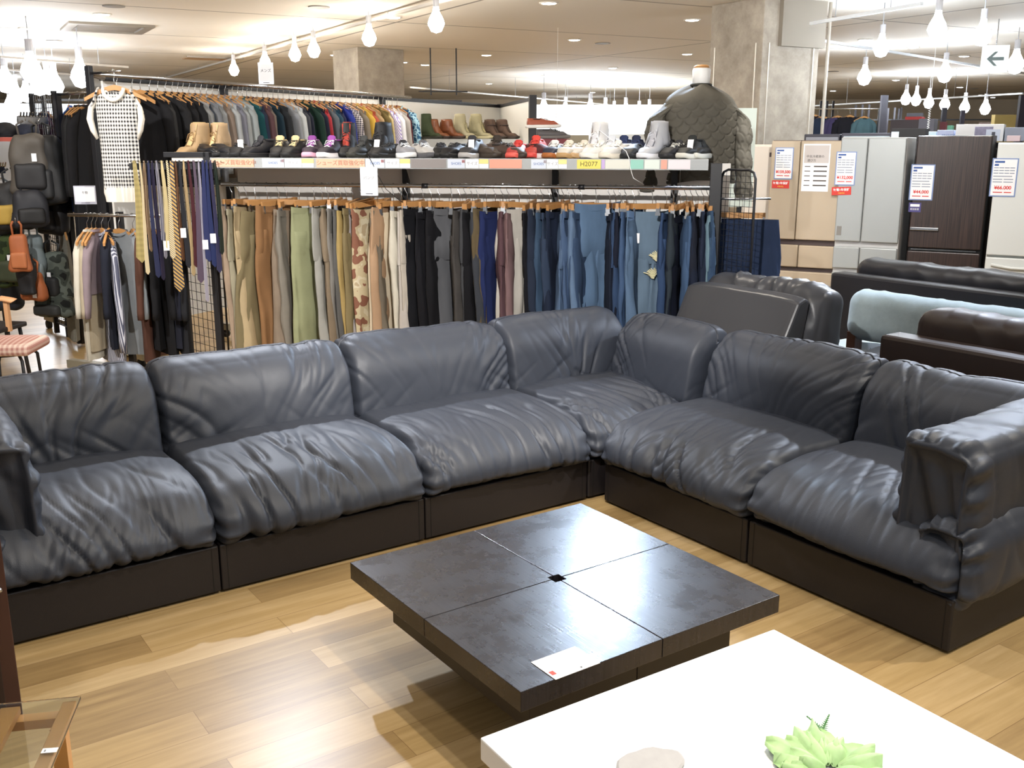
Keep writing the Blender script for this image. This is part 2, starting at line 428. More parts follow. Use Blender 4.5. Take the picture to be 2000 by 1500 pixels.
# ------------------------------------------------------------------ white table at the bottom right
def white_top():
    m = mat('#f4f4f2', .22, key='wt'); nt, b = nodes_of(m)
    tc = nt.nodes.new('ShaderNodeTexCoord')
    n = nt.nodes.new('ShaderNodeTexNoise'); n.inputs['Scale'].default_value = 5; n.inputs['Detail'].default_value = 8; n.inputs['Roughness'].default_value = .7
    cr = nt.nodes.new('ShaderNodeValToRGB'); e = cr.color_ramp.elements
    e[0].position = .66; e[0].color = lin('#f6f6f5'); e[1].position = .74; e[1].color = lin('#b4b5b6')
    nt.links.new(tc.outputs['Object'], n.inputs['Vector']); nt.links.new(n.outputs[0], cr.inputs[0]); nt.links.new(cr.outputs[0], b.inputs['Base Color'])
    return m
WTr = TH - R(1.9)
wt = thing('white_table', 'glossy white table at the bottom right, nearer than the black coffee table', 'table', L2W(1.037, 1.608), WTr)
rbox(0, .905, -1.0, 0, .445, .5).build('tabletop', white_top(), wt, bevel=.004)
for x in (.04, .825):
    for y in (-.96, -.085): rbox(x, x + .045, y, y + .045, 0, .445).build('leg', mat('#d8d8d6', .4), wt)
rbox(.05, .86, -.94, -.06, .38, .444).build('apron', mat('#d8d8d6', .4), wt)
# a pale green faux plant and a grey stone slab lie on it
def leafpatch(seed, r, zt, n=28):
    mb = MB(); rnd = random.Random(seed)
    for i in range(n):
        a = rnd.uniform(0, 2 * pi); d = r * rnd.uniform(.05, .75); L = r * rnd.uniform(.5, .95); w = L * .5; tz = rnd.uniform(.15, .8)
        cx, cy = d * cos(a), d * sin(a); g = []
        for u in range(7):
            row = []
            for v in range(-3, 4):
                uu = u / 6; ww = w * sin(pi * (uu * .86 + .1)) * v / 3
                z = .012 + zt * (sin(uu * pi * .75) * tz) + .012 * cos(v * 1.7 + i) * uu - .02 * abs(v) / 3
                row.append((cx + L * uu * cos(a) - ww * sin(a), cy + L * uu * sin(a) + ww * cos(a), max(.004, z)))
            g.append(row)
        mb.loft(g, cap=False, closed=False)
    return mb
gp = thing('faux_lettuce_plant', 'pale green leafy faux plant lying on the white table by two fern tips', 'plant', atz(1622, 1505, .501), 0)
leafpatch(4, .092, .03, 40).build('leaves', mat('#9fbf86', .6, var=.3, vs=30), gp, smooth=True)
fr = thing('fern_sprig', 'two small dark green fern tips poking up beside the pale leafy plant', 'plant', atz(1606, 1432, .501), 0)
for s, dx, dy in ((-1, -.028, .028), (1, .024, .034)):
    mb = MB(); L = Vector((dx, dy, .018))
    mb.tube([(0, 0, .006), L * .5 + Vector((0, 0, .008)), L + Vector((0, 0, .006))], .0016, 5)
    perp = Vector((-dy, dx, 0)).normalized()
    for k in range(9):
        c = L * (k / 9) + Vector((0, 0, .008)); ll = .012 * (1 - k / 10)
        for sg in (-1, 1):
            e2 = c + perp * ll * sg + L * .08
            mb.add([c - L * .05, c + L * .07, e2], [(0, 1, 2)])
    mb.build('frond', mat('#2f6a2c', .5), fr)
st = thing('stone_slab', 'flat pale grey stone slab lying at the bottom edge of the white table', 'stone', atz(1270, 1495, .501), R(20))
mb = MB(); rnd = random.Random(3)
ring = [(.075 * cos(a) * (1 + .16 * ns(a * 1.3, 0, 5)), .05 * sin(a) * (1 + .2 * ns(a * 2, 3, 5))) for a in [2 * pi * k / 22 for k in range(22)]]
mb.loft([[(x, y, 0) for x, y in ring], [(x, y, .006) for x, y in ring], [(x * .93, y * .92, .009) for x, y in ring]])
mb.build('slab', mat('#a3a09e', .8, var=.1, vs=40), st)

# ------------------------------------------------------------------ bottom left: glass-topped oak table, dark cabinet
OAK = mat('#c08a4c', .4, var=.15, vs=14)
gt = thing('glass_topped_table', 'low oak table with a clear glass top at the bottom left', 'table', (-1.16, 2.05, 0), R(11))
gx0, gx1, gy0, gy1 = -.62, .105, -.75, .20
for x in (-.5, -.06, .085): rbox(x - .016, x + .016 if x > 0 else x + .03, gy0, gy1 - .01, .355, .375).build('rail', OAK, gt, bevel=.002)
rbox(-.25, -.19, gy0, gy1 - .02, .355, .373).build('rail', OAK, gt, bevel=.002)
rbox(gx0, gx1 - .03, gy1 - .05, gy1 - .015, .33, .354).build('cross_rail', OAK, gt)
for x in (gx0 + .03, gx1 - .06):
    for y in (gy0 + .03, gy1 - .06): rbox(x, x + .035, y, y + .035, 0, .33).build('leg', OAK, gt)
glass = mat('#f2faf8', .02, trans=1.0, key='glass')
rbox(gx0, gx1 + .005, gy0, gy1, .378, .386).build('glass_top', glass, gt)
rbox(gx0, gx1 - .05, gy0, gy1 - .06, .14, .155).build('lower_shelf', mat('#34302e', .5), gt)
pg = thing('price_tag', 'small white price tag lying on the glass tabletop', 'tag', atz(97, 1466, .387), R(8))
rbox(-.017, .017, -.009, .009, 0, .001).build('tag_card', PAPER, pg)
rbox(-.012, -.008, -.005, .003, .0011, .0014).build('print', mat('#777777'), pg)
lf = thing('potted_leaf', 'bright green leaf tip at the bottom left edge, above the oak table', 'plant', atz(-14, 1478, .387) + Vector((0, 0, .001)), 0)
mb = MB(); mb.lathe([(.03, 0), (.036, .035), (.033, .04)], 16, -.03, -.03); mb.build('pot', mat('#8d5a34', .6), lf, smooth=True)
mb = MB()
for a in (.2, .9, 1.8, 2.8, 4.1, 5.2):
    g = []
    for u in range(6):
        uu = u / 5; w = .014 * sin(pi * (uu * .9 + .08))
        c = Vector((-.03 + .06 * uu * cos(a), -.03 + .06 * uu * sin(a), .04 + .05 * sin(uu * 1.9)))
        g.append([c + Vector((-sin(a), cos(a), 0)) * w * v for v in (-1, 0, 1)])
    mb.loft(g, cap=False, closed=False)
mb.build('leaves', mat('#5fc23e', .4), lf, smooth=True)
DBR = mat('#3a211b', .35, var=.2, vs=12)
cb = thing('dark_cabinet', 'tall dark reddish-brown cabinet cut off by the left edge', 'cabinet', (-1.535, 2.80, 0), R(36))
rbox(-.6, 0, -.012, .38, .0, 1.0).build('body', DBR, cb, bevel=.003)
rbox(-.59, -.045, -.03, -.0125, .05, .98).build('door', mat('#241614', .35), cb, bevel=.002)
MB().tube([(-.022, -.012, .44), (-.022, -.035, .44)], .007, 10).build('knob', STEEL, cb, smooth=True)
# ------------------------------------------------------------------ neighbours to tell look-alikes apart
def neigh(names, i, what):
    n = names[i]
    if i == 0: return f'{n} {what}, first before the {names[1]}'
    if i == len(names) - 1: return f'{n} {what}, last after the {names[-2]}'
    s = f'{n} {what}, between {names[i-1]} and {names[i+1]}'
    return s if len(s.replace('-', ' ').split()) <= 15 else f'{n} {what}, just right of {names[i-1]}'

# ------------------------------------------------------------------ prototypes
def wire(pts, r=.0016, n=6): return MB().tube(pts, r, n).mesh('wire', True)
HOOK = wire([(0, .0, -.105), (0, 0, -.05), (.0, .012, -.03), (0, .019, -.008), (0, .014, .009), (0, 0, .0165), (0, -.013, .011), (0, -.018, -.004)], .0021)
def clip_mesh():
    m = MB(); m.box(-.006, .006, -.013, .013, -.036, 0); m.box(-.004, .004, -.017, .017, -.05, -.032); return m.mesh('clip')
CLIP = clip_mesh()
BAR = MB().box(-.145, .145, -.009, .009, -.133, -.098).mesh('bar')
m_ = MB(); rr_ = []
for k in range(13):
    u = k / 6 - 1; z = -.105 - .078 * abs(u) ** 1.4; hh = .017 - .006 * abs(u)
    rr_.append([(u * .205, -.007, z - hh), (u * .205, .007, z - hh), (u * .205, .008, z + hh), (u * .205, -.008, z + hh)])
m_.loft(rr_); ARMS = m_.mesh('arms', False)
TAGM = MB().box(-.018, .018, -.0008, .0008, -.062, 0).mesh('tagcard')
CORD = mat('#2c2c2e', .6)
def clip_hanger(loc, rz, label, tilt=0):
    t = thing('clip_hanger', label, 'hanger', loc, rz, 'wooden clip hangers on the trouser rail')
    t.rotation_euler = (0, tilt, rz)
    inst('bar', BAR, t, WOOD); inst('hook', HOOK, t, STEEL)
    for s in (-1, 1): inst('clip', CLIP, t, STEEL, (s * .135, 0, -.125))
    return t
def coat_hanger(loc, rz, label, group='wooden hangers on the sweater rail'):
    t = thing('clothes_hanger', label, 'hanger', loc, rz, group)
    inst('shoulder_bar', ARMS, t, WOOD); inst('hook', HOOK, t, STEEL)
    return t
def tagpart(parent, loc, rot=(0, 0, 0), m=PAPER): return inst('price_tag', TAGM, parent, m, loc, rot)

def pants_mesh(seed, w=.38, L=1.03, hem=.2, flare=0.0, th=.03, lean=0.0, sag=0.0, ly=0.0):
    """trousers hanging from the waist: local x across, y thickness"""
    rnd = random.Random(seed); mb = MB(); N = 28; sd = seed * 3.7
    def ring(cx, cy, hw, ht, z, ph, open_=0):
        o = []
        for k in range(N):
            a = 2 * pi * k / N; c, s = cos(a), sin(a)
            x = hw * math.copysign(abs(c) ** .8, c); y = ht * math.copysign(abs(s) ** .9, s)
            f = (ns(x * 26 + ph, z * 1.6, sd + s) * .024 + ns(x * 11, z * 6, sd + 9 + s) * .017) * (.5 if z > -.2 else 1) + ly * (z + .14)
            x += ns(z * 4, sd, ph + s * .2) * .012 * (1 if z < -.3 else .2)
            zz = z - (sag * (1 - (x / max(hw, .01)) ** 2) if open_ else 0)
            o.append((cx + x + lean * z * -1, cy + y + f * (1 if abs(c) < .96 else .4), zz))
        return o
    top = -.14
    rings = []
    for i, z in enumerate((0, .035, .06, .12, .18, .24, .30, .34)):
        u = min(1, z / .24)
        rings.append(ring(0, 0, w / 2 * (1 + .12 * u), th * (.65 + .55 * u) * (1 if z < .25 else .95 if z < .31 else .55), top - z, 0, z < .07))
    mb.loft(rings, cap=False)
    nl = 16
    for s in (-1, 1):
        rg = []; off = rnd.uniform(-.012, .012)
        for i in range(nl):
            u = i / (nl - 1); z = .16 + (L - .16) * u
            lw = (w * .29) * (1 - u) + (hem / 2) * u
            knee = .01 * sin(u * pi)
            cx = s * (w * .275 * (1 + flare * u) + .006 * sin(u * 5 + seed))
            g_ = sm(-.05, .26, u)
            rg.append(ring(cx, off * u * 1.5 + s * .006 * u, lw * (1.0 + knee) * (.8 + .2 * g_), th * (.6 + .5 * g_ - .15 * u), top - z, s * 4))
        mb.loft(rg)
    return mb
def pants(px, spec, i, names, rail):
    nm, col, o = spec[1], spec[2], spec[3] if len(spec) > 3 else {}
    p, dirx, rz0 = rail(px)
    yaw = rz0 + pi / 2 + R(o.get('yaw', 0)) + R(random.Random(i * 7).uniform(-9, 9))
    label = neigh(names, i, 'hanging on the rail')
    t = thing('jeans' if 'jean' in nm else 'trousers', label, 'jeans' if 'jean' in nm else 'trousers', p, yaw, 'trousers and jeans hanging on the long rail')
    dz = -o.get('drop', 0) + random.Random(i * 3).uniform(-.022, .012)
    L = o.get('L', 1.0 + random.Random(i).uniform(-.05, .06))
    mb = pants_mesh(i + 1, o.get('w', .37), L, o.get('hem', .19), o.get('flare', .0), o.get('th', .027), o.get('lean', 0), o.get('sag', 0.015), o.get('ly', .035 + .03 * sin(i * .9)) * (1 if px < 1100 else .5))
    m = o.get('m') or cloth(col)
    leg = mb.build('fabric', m, t, smooth=True, loc=(0, 0, dz))
    w = o.get('w', .37) / 2
    N = 28; wb = MB(); rgs = []
    for z, e in ((-.137, .003), (-.178, .004)):
        rgs.append([((w + e) * math.copysign(abs(cos(2 * pi * k / N)) ** .8, cos(2 * pi * k / N)), (o.get('th', .027) * .66 + e) * math.copysign(abs(sin(2 * pi * k / N)) ** .9, sin(2 * pi * k / N)) + ns(cos(2*pi*k/N)*4, 0, i)*.006, z - o.get('sag', .015) * (1 - cos(2 * pi * k / N) ** 2)) for k in range(N)])
    wb.loft(rgs, cap=False); wb.build('waistband', m, t, smooth=True, loc=(0, 0, dz))
    if 'extra' in o: o['extra'](t, dz)
    if o.get('tag'):
        tagpart(t, (o['tag'][0], -.045, o['tag'][1]), (0, 0, -yaw + rz0 + R(10)))
    if dz < -.02: MB().tube([(-.02, 0, -.12), (-.03, 0, -.15 + dz)], .002, 5).build('hanging_loop', CORD, t)
    clip_hanger(p, yaw + R(random.Random(i + 5).uniform(-14, 14)), f'wooden clip hanger holding the {nm}' + ', on the long rail', R(random.Random(i * 11).uniform(-5, 5)))
    return t
def camo_mat(cols, sc, key):
    m = mat(cols[0], .9, spec=.2, key=key); nt, b = nodes_of(m)
    tc = nt.nodes.new('ShaderNodeTexCoord'); n = nt.nodes.new('ShaderNodeTexNoise'); n.inputs['Scale'].default_value = sc; n.inputs['Detail'].default_value = 1.5
    cr = nt.nodes.new('ShaderNodeValToRGB'); cr.color_ramp.interpolation = 'CONSTANT'
    e = cr.color_ramp.elements; e[0].color = lin(cols[0]); e[1].position = .42; e[1].color = lin(cols[1])
    if len(cols) > 2: x = e.new(.56); x.color = lin(cols[2])
    if len(cols) > 3: x = e.new(.66); x.color = lin(cols[3])
    nt.links.new(tc.outputs['Object'], n.inputs['Vector']); nt.links.new(n.outputs[0], cr.inputs[0]); nt.links.new(cr.outputs[0], b.inputs['Base Color']); return m
DENIMC = {}
def denim(h, fade=.25):
    k = (h, fade)
    if k in DENIMC: return DENIMC[k]
    h = mute(h, .70, .80); m = mat(h, .85, spec=.25, key='den'); nt, b = nodes_of(m); c = lin(h)
    tc = nt.nodes.new('ShaderNodeTexCoord'); n = nt.nodes.new('ShaderNodeTexNoise'); n.inputs['Scale'].default_value = 5; n.inputs['Detail'].default_value = 6
    mp = nt.nodes.new('ShaderNodeMapping'); mp.inputs['Scale'].default_value = (3, 3, .9)
    mx = nt.nodes.new('ShaderNodeMix'); mx.data_type = 'RGBA'
    mx.inputs[6].default_value = tuple(v * (1 - fade) for v in c[:3]) + (1,); mx.inputs[7].default_value = tuple(min(1, v * (1 + fade * 1.6)) for v in c[:3]) + (1,)
    nt.links.new(tc.outputs['Object'], mp.inputs[0]); nt.links.new(mp.outputs[0], n.inputs['Vector']); nt.links.new(n.outputs[0], mx.inputs[0]); nt.links.new(mx.outputs[2], b.inputs['Base Color'])
    DENIMC[k] = m; return m
def rips(t, dz):
    for x, z, w in ((.02, -.43, .05), (.0, -.54, .055), (.015, -.83, .07)):
        mb = MB(); rnd = random.Random(int(z * 100))
        for k in range(9):
            zz = z + (k - 4) * .0065; ww = w * (1 - abs(k - 4) / 5.5) * rnd.uniform(.7, 1.1)
            mb.tube([(x - ww, -.050, zz + .012), (x - ww * .4, -.062, zz + .002), (x + ww * .3, -.064, zz), (x + ww * .8, -.052, zz + .014)], .0036, 5)
        mb.build('torn_patch', mat('#e3dcb4', .9), t, smooth=True)

# ------------------------------------------------------------------ the trouser rack
PL, PR = at(440, 353, 6.9), at(1390, 366, 6.35)
RX = (PR - PL); RX.z = 0; RLEN = RX.length; RX.normalize(); RRZ = math.atan2(RX.y, RX.x); RY = Vector((-RX.y, RX.x, 0))
ZR = 1.46
def rail_at(px):
    k = (px - 1000) / 1990; s = (k * PL.y - PL.x) / (RX.x - k * RX.y)
    p = PL + RX * s; return Vector((p.x, p.y, ZR)), RX, RRZ
rk = thing('trouser_rack', 'long black-framed double rack holding trousers below and a shoe shelf above', 'clothes rack', (PL.x, PL.y, 0), RRZ)
def rkp(px):
    k = (px - 1000) / 1990; return (k * PL.y - PL.x) / (RX.x - k * RX.y)
x0, x1 = -.03, RLEN + .02
for x in (x0, ): rbox(x - .022, x + .022, -.2, -.155, .06, 1.675).build('post', BLACKM, rk, bevel=.003)
rbox(x0 - .022, x0 + .022, .30, .345, .06, 1.675).build('post', BLACKM, rk, bevel=.003)
rbox(x1 - .035, x1 + .035, -.12, -.06, .06, 1.614).build('post', BLACKM, rk, bevel=.003)
for px in (1010 - 235, 1076, 1316):
    x = rkp(px); rbox(x - .02, x + .02, .20, .25, .3, 1.614).build('post', BLACKM, rk)
    MB().tube([(x, .21, ZR - .12), (x, .10, ZR - .05), (x, 0, ZR)], .007, 6).build('rail_bracket', BLACKM, rk)
    mb = MB(); mb.loft([[(x + .035, .2, 1.48), (x + .037, .2, 1.48), (x + .037, .2, 1.612), (x + .035, .2, 1.612)], [(x + .035, .08, 1.595), (x + .037, .08, 1.595), (x + .037, .08, 1.612), (x + .035, .08, 1.612)], [(x + .035, -.1, 1.608), (x + .037, -.1, 1.608), (x + .037, -.1, 1.613), (x + .035, -.1, 1.613)]])
    mb.build('shelf_bracket', mat('#b9b9b4', .4), rk)
MB().tube([(x0, 0, ZR), (x1, 0, ZR)], .0135, 14).build('rail', STEEL, rk, smooth=True)
for px in (830, 1136):
    x = rkp(px); MB().tube([(x - .02, 0, ZR), (x + .02, 0, ZR)], .0165, 14).build('rail_joint', BLACKM, rk, smooth=True)
rbox(x0, x1 + .1, .26, .275, .25, 1.605).build('back_panel', mat('#e6e2dc', .7), rk)
rbox(x0 + .03, x1 - .05, -.19, .30, 1.615, 1.638).build('shelf_board', mat('#c9c7c2', .5), rk, bevel=.002)
lipx0, lipx1 = x0 + .03, x1 - .05
gls = mat('#dfe3e4', .15, key='lip', trans=.5)
rbox(lipx0, lipx1, -.2, -.192, 1.574, 1.640).build('price_rail', gls, rk)
def strip(pxa, pxb, col, z0=1.580, z1=1.635, tx=None, tc='#5a5a66', ts=.03):
    a, b = rkp(pxa) * .975, rkp(pxb) * .975
    s = rbox(a, b, -.2035, -.2012, z0, z1).build('price_strip', mat(col, .5), rk)
    if tx: text(tx, ts, mat(tc, .6), s, ((a + b) / 2, -.2042, (z0 + z1) / 2), (pi / 2, 0, 0), 'strip_text')
    return s
OR = '#e0b398'
strip(443, 525, OR, tx='シューズ買取強化中', tc='#a8705a', ts=.036)
def lab(pa, pb):
    w = (pb - pa)
    strip(pa, pa + w * .42, '#cfd6e2', tx='SHOES', tc='#5570a8', ts=.022); strip(pa + w * .35, pa + w * .42, '#c96a66', 1.613, 1.63)
    strip(pa + w * .44, pa + w * .76, '#ececee', tx='サイズ', tc='#8a8a92', ts=.024); strip(pa + w * .77, pb, '#ecd98c', 1.608, 1.635); strip(pa + w * .77, pb, '#eeeeee', 1.580, 1.607)
lab(541, 641); strip(646, 740, OR, tx='シューズ買取強化中', tc='#a8705a', ts=.036); lab(742, 828)
strip(830, 898, '#8a8482'); lab(901, 980); strip(982, 1045, '#dd9c86'); lab(1063, 1132)
strip(1152, 1198, '#e0cf57', tx='H2077', tc='#5c5320', ts=.04); strip(1200, 1206, '#b9a0d0'); strip(1207, 1254, '#cfcfc4'); strip(1256, 1281, '#86bfae'); strip(1283, 1312, '#cfd8d0'); strip(1315, 1327, '#d99884'); strip(1329, 1372, '#dcd2d6')
# frame around the left end, with the wire mesh side
rbox(x0 - .30, x0, -.2, -.165, 1.64, 1.675).build('top_bar', BLACKM, rk, bevel=.003)
# caster feet
for x in (x0, x1):
    rbox(x - .03, x + .03, -.3, .42, .07, .12).build('foot', BLACKM, rk)
    for y in (-.27, .39): MB().tube([(x - .012, y, .035), (x + .012, y, .035)], .035, 14).build('caster', RUBBER, rk, smooth=True)

def mesh_panel(name, p0, p1, z0, z1, step, label, cat='wire grid', rad=.0022, frame=.008, round_top=False):
    d = Vector((p1[0] - p0[0], p1[1] - p0[1], 0)); L = d.length; rz = math.atan2(d.y, d.x)
    t = thing(name, label, cat, (p0[0], p0[1], 0), rz)
    f = MB()
    if round_top: f.tube([(0, 0, z0), (0, 0, z1 - .05), (.015, 0, z1 - .015), (.05, 0, z1), (L - .05, 0, z1), (L - .015, 0, z1 - .015), (L, 0, z1 - .05), (L, 0, z0)], frame, 8)
    else: f.tube([(0, 0, z0), (0, 0, z1), (L, 0, z1), (L, 0, z0), (0, 0, z0)], frame, 8)
    f.build('frame', BLACKM, t, smooth=True)
    g = MB(); n = int(L / step)
    for i in range(1, n): g.tube([(L * i / n, 0, z0), (L * i / n, 0, z1)], rad, 5)
    n = int((z1 - z0) / step)
    for i in range(1, n): g.tube([(0, .002, z0 + (z1 - z0) * i / n), (L, .002, z0 + (z1 - z0) * i / n)], rad, 5)
    g.build('wire_grid', mat('#3a3a3d', .35, metal=.6), t)
    return t
a_ = at(434, 500, 6.88); b_ = at(352, 500, 7.32)
mesh_panel('mesh_panel', (a_.x, a_.y), (b_.x, b_.y), .12, 1.635, .062, 'black wire mesh side panel behind the neckties', frame=.007)
a_ = at(1407, 400, 6.32); b_ = at(1473, 400, 6.12)
mesh_panel('mesh_panel', (a_.x, a_.y), (b_.x, b_.y), .15, 1.575, .036, 'black wire mesh end panel with rounded corner, in front of dark jeans', rad=.0016, round_top=True)

DC = camo_mat(['#7d5544', '#b5a788', '#c3b99f', '#a8977a'], 13, 'desert')
PANTS = [
 (452, 'pinkish beige chinos', '#a98e74', dict(yaw=-8)),
 (466, 'sage beige trousers', '#a0987a'),
 (480, 'sand trousers', '#b89f72', dict(yaw=4, lean=-.03)),
 (497, 'wide khaki sweatpants', '#9a8460', dict(yaw=-38, drop=.09, w=.34, sag=.03, hem=.17)),
 (520, 'olive khaki chinos', '#80704a', dict(yaw=-30, drop=.02, lean=-.10, tag=(.1, -.3))),
 (542, 'rust brown corduroys', '#97683a', dict(yaw=-34, w=.36)),
 (558, 'grey linen slacks', '#847d70'),
 (584, 'taupe crinkled joggers', '#8c7863', dict(yaw=-46, w=.36, hem=.26, th=.034, flare=.1)),
 (612, 'sage green wide trousers', '#979b6d', dict(yaw=-44, w=.36, hem=.24, flare=.1)),
 (628, 'light grey chinos', '#9d9c93'),
 (640, 'brown khaki chinos', '#88745a', dict(lean=-.02)),
 (652, 'stone grey slacks', '#837f78', dict(tag=(.14, -.2))),
 (664, 'dark grey slacks', '#5d5b58'),
 (676, 'mustard cargo trousers', '#b3934f', dict(yaw=6)),
 (688, 'olive tan trousers', '#88764a'),
 (704, 'pale mauve grey wool trousers', '#b0a7a4', dict(yaw=-32, w=.3)),
 (722, 'desert camouflage trousers', '#b9a47f', dict(yaw=-24, m=DC)),
 (736, 'muted brown slacks', '#7d6f5e'),
 (750, 'tan peach chinos', '#bb9069', dict(yaw=-10, lean=-.03)),
 (768, 'cream wide trousers', '#ddcaa8', dict(yaw=-38, hem=.24, flare=.12)),
 (784, 'ivory chinos', '#d8cfba', dict(yaw=-12)),
 (795, 'pale stone trousers', '#bdb3a2'),
 (806, 'light taupe trousers', '#c3b8ae', dict(yaw=-12)),
 (826, 'black wide slacks', '#101118', dict(yaw=-30, tag=(.15, -.3))),
 (842, 'black denim jeans', '#14151c', dict(yaw=-22)),
 (858, 'faded black trousers', '#16161b', dict(yaw=-12, tag=(.16, -.26))),
 (882, 'grey washed jeans', '#6e7076', dict(yaw=-40, w=.34, hem=.26, flare=.12)),
 (898, 'charcoal brown trousers', '#4a4542', dict(lean=-.03)),
 (910, 'dark grey jeans', '#4b4d52'),
 (922, 'black slim trousers', '#131419', dict(tag=(.15, -.2))),
 (934, 'slate slacks', '#3c4048'),
 (950, 'olive brown corduroys', '#69583a', dict(yaw=-24)),
 (968, 'royal navy trousers', '#1c2a66', dict(yaw=-14)),
 (982, 'plum trousers', '#634249', dict(tag=(.17, -.3))),
 (994, 'dusty pink jeans', '#9d7274', dict(tag=(.19, -.16))),
 (1016, 'off-white jeans', '#ded6c8', dict(yaw=-40, w=.34, hem=.2)),
 (1034, 'ink black trousers', '#12121b', dict(yaw=-8)),
 (1048, 'dark indigo jeans', '#22304c', dict(tag=(.17, -.44))),
 (1060, 'slate blue jeans', '#2e4467', dict(tag=(.19, -.42))),
 (1074, 'mid blue jeans', '#36577f', dict(yaw=-14)),
 (1090, 'deep navy jeans', '#1a2a4a', dict(yaw=-12)),
 (1102, 'cornflower blue jeans', '#5478a8', dict(tag=(.17, -.2))),
 (1113, 'washed blue jeans', '#44679a'),
 (1124, 'sky blue stitched jeans', '#6389ba'),
 (1137, 'dull blue jeans', '#365787', dict(yaw=-8)),
 (1166, 'light faded wide blue jeans', '#5a83b4', dict(yaw=-56, w=.35, hem=.25, flare=.1, drop=-.045)),
 (1192, 'midnight jeans', '#17233f'),
 (1203, 'blackened blue jeans', '#141c30', dict(tag=(.17, -.26))),
 (1214, 'cobalt jeans', '#2d4c7e'),
 (1225, 'bright blue seam jeans', '#3d639a'),
 (1240, 'pale blue folded jeans', '#5e86b4', dict(yaw=-16)),
 (1276, 'ripped light blue jeans', '#6f90b0', dict(yaw=-66, w=.35, hem=.24, flare=.08, extra=rips, drop=.01, tag=(-.11, -.28))),
 (1304, 'royal blue jeans', '#2c4f86', dict(yaw=-12)),
 (1317, 'grey teal trousers', '#2e3a44', dict(tag=(.15, -.3))),
 (1330, 'blue-black jeans', '#131a30', dict(yaw=-10)),
 (1343, 'two-tone blue jeans', '#3f659c'),
 (1354, 'dark wash jeans', '#182542', dict(tag=(.19, -.2))),
 (1365, 'inky slim jeans', '#1a2136'),
 (1376, 'raw indigo jeans', '#1b294a', dict(tag=(.19, -.2))),
 (1386, 'steel blue jeans', '#32567f'),
 (1396, 'turquoise grey jeans', '#6f9ab0'),
]
names = [p[1] for p in PANTS]
for i, p in enumerate(PANTS):
    if 'jean' in p[1] and 'black' not in p[1]:
        o = dict(p[3]) if len(p) > 3 else {}
        o['m'] = denim(p[2]); p = (p[0], p[1], p[2], o)
    pants(p[0], p, i, names, rail_at)
# jeans on the rack end, facing the room
pj = at(1452, 372, 6.46); pj.z = 1.40
t = thing('jeans', 'wide dark indigo jeans facing out behind the mesh end panel', 'jeans', pj, RRZ - R(4))
pants_mesh(200, .46, 1.0, .22, 0, .035).build('fabric', denim('#203561'), t, smooth=True)
clip_hanger(pj, RRZ, 'wooden clip hanger holding the wide indigo jeans at the rack end')
e_ = at(1440, 372, 6.46)
MB().tube([(x1, -.09, 1.40), (x1 + .34, -.03, 1.40)], .007, 8).build('end_rail', STEEL, rk, smooth=True)

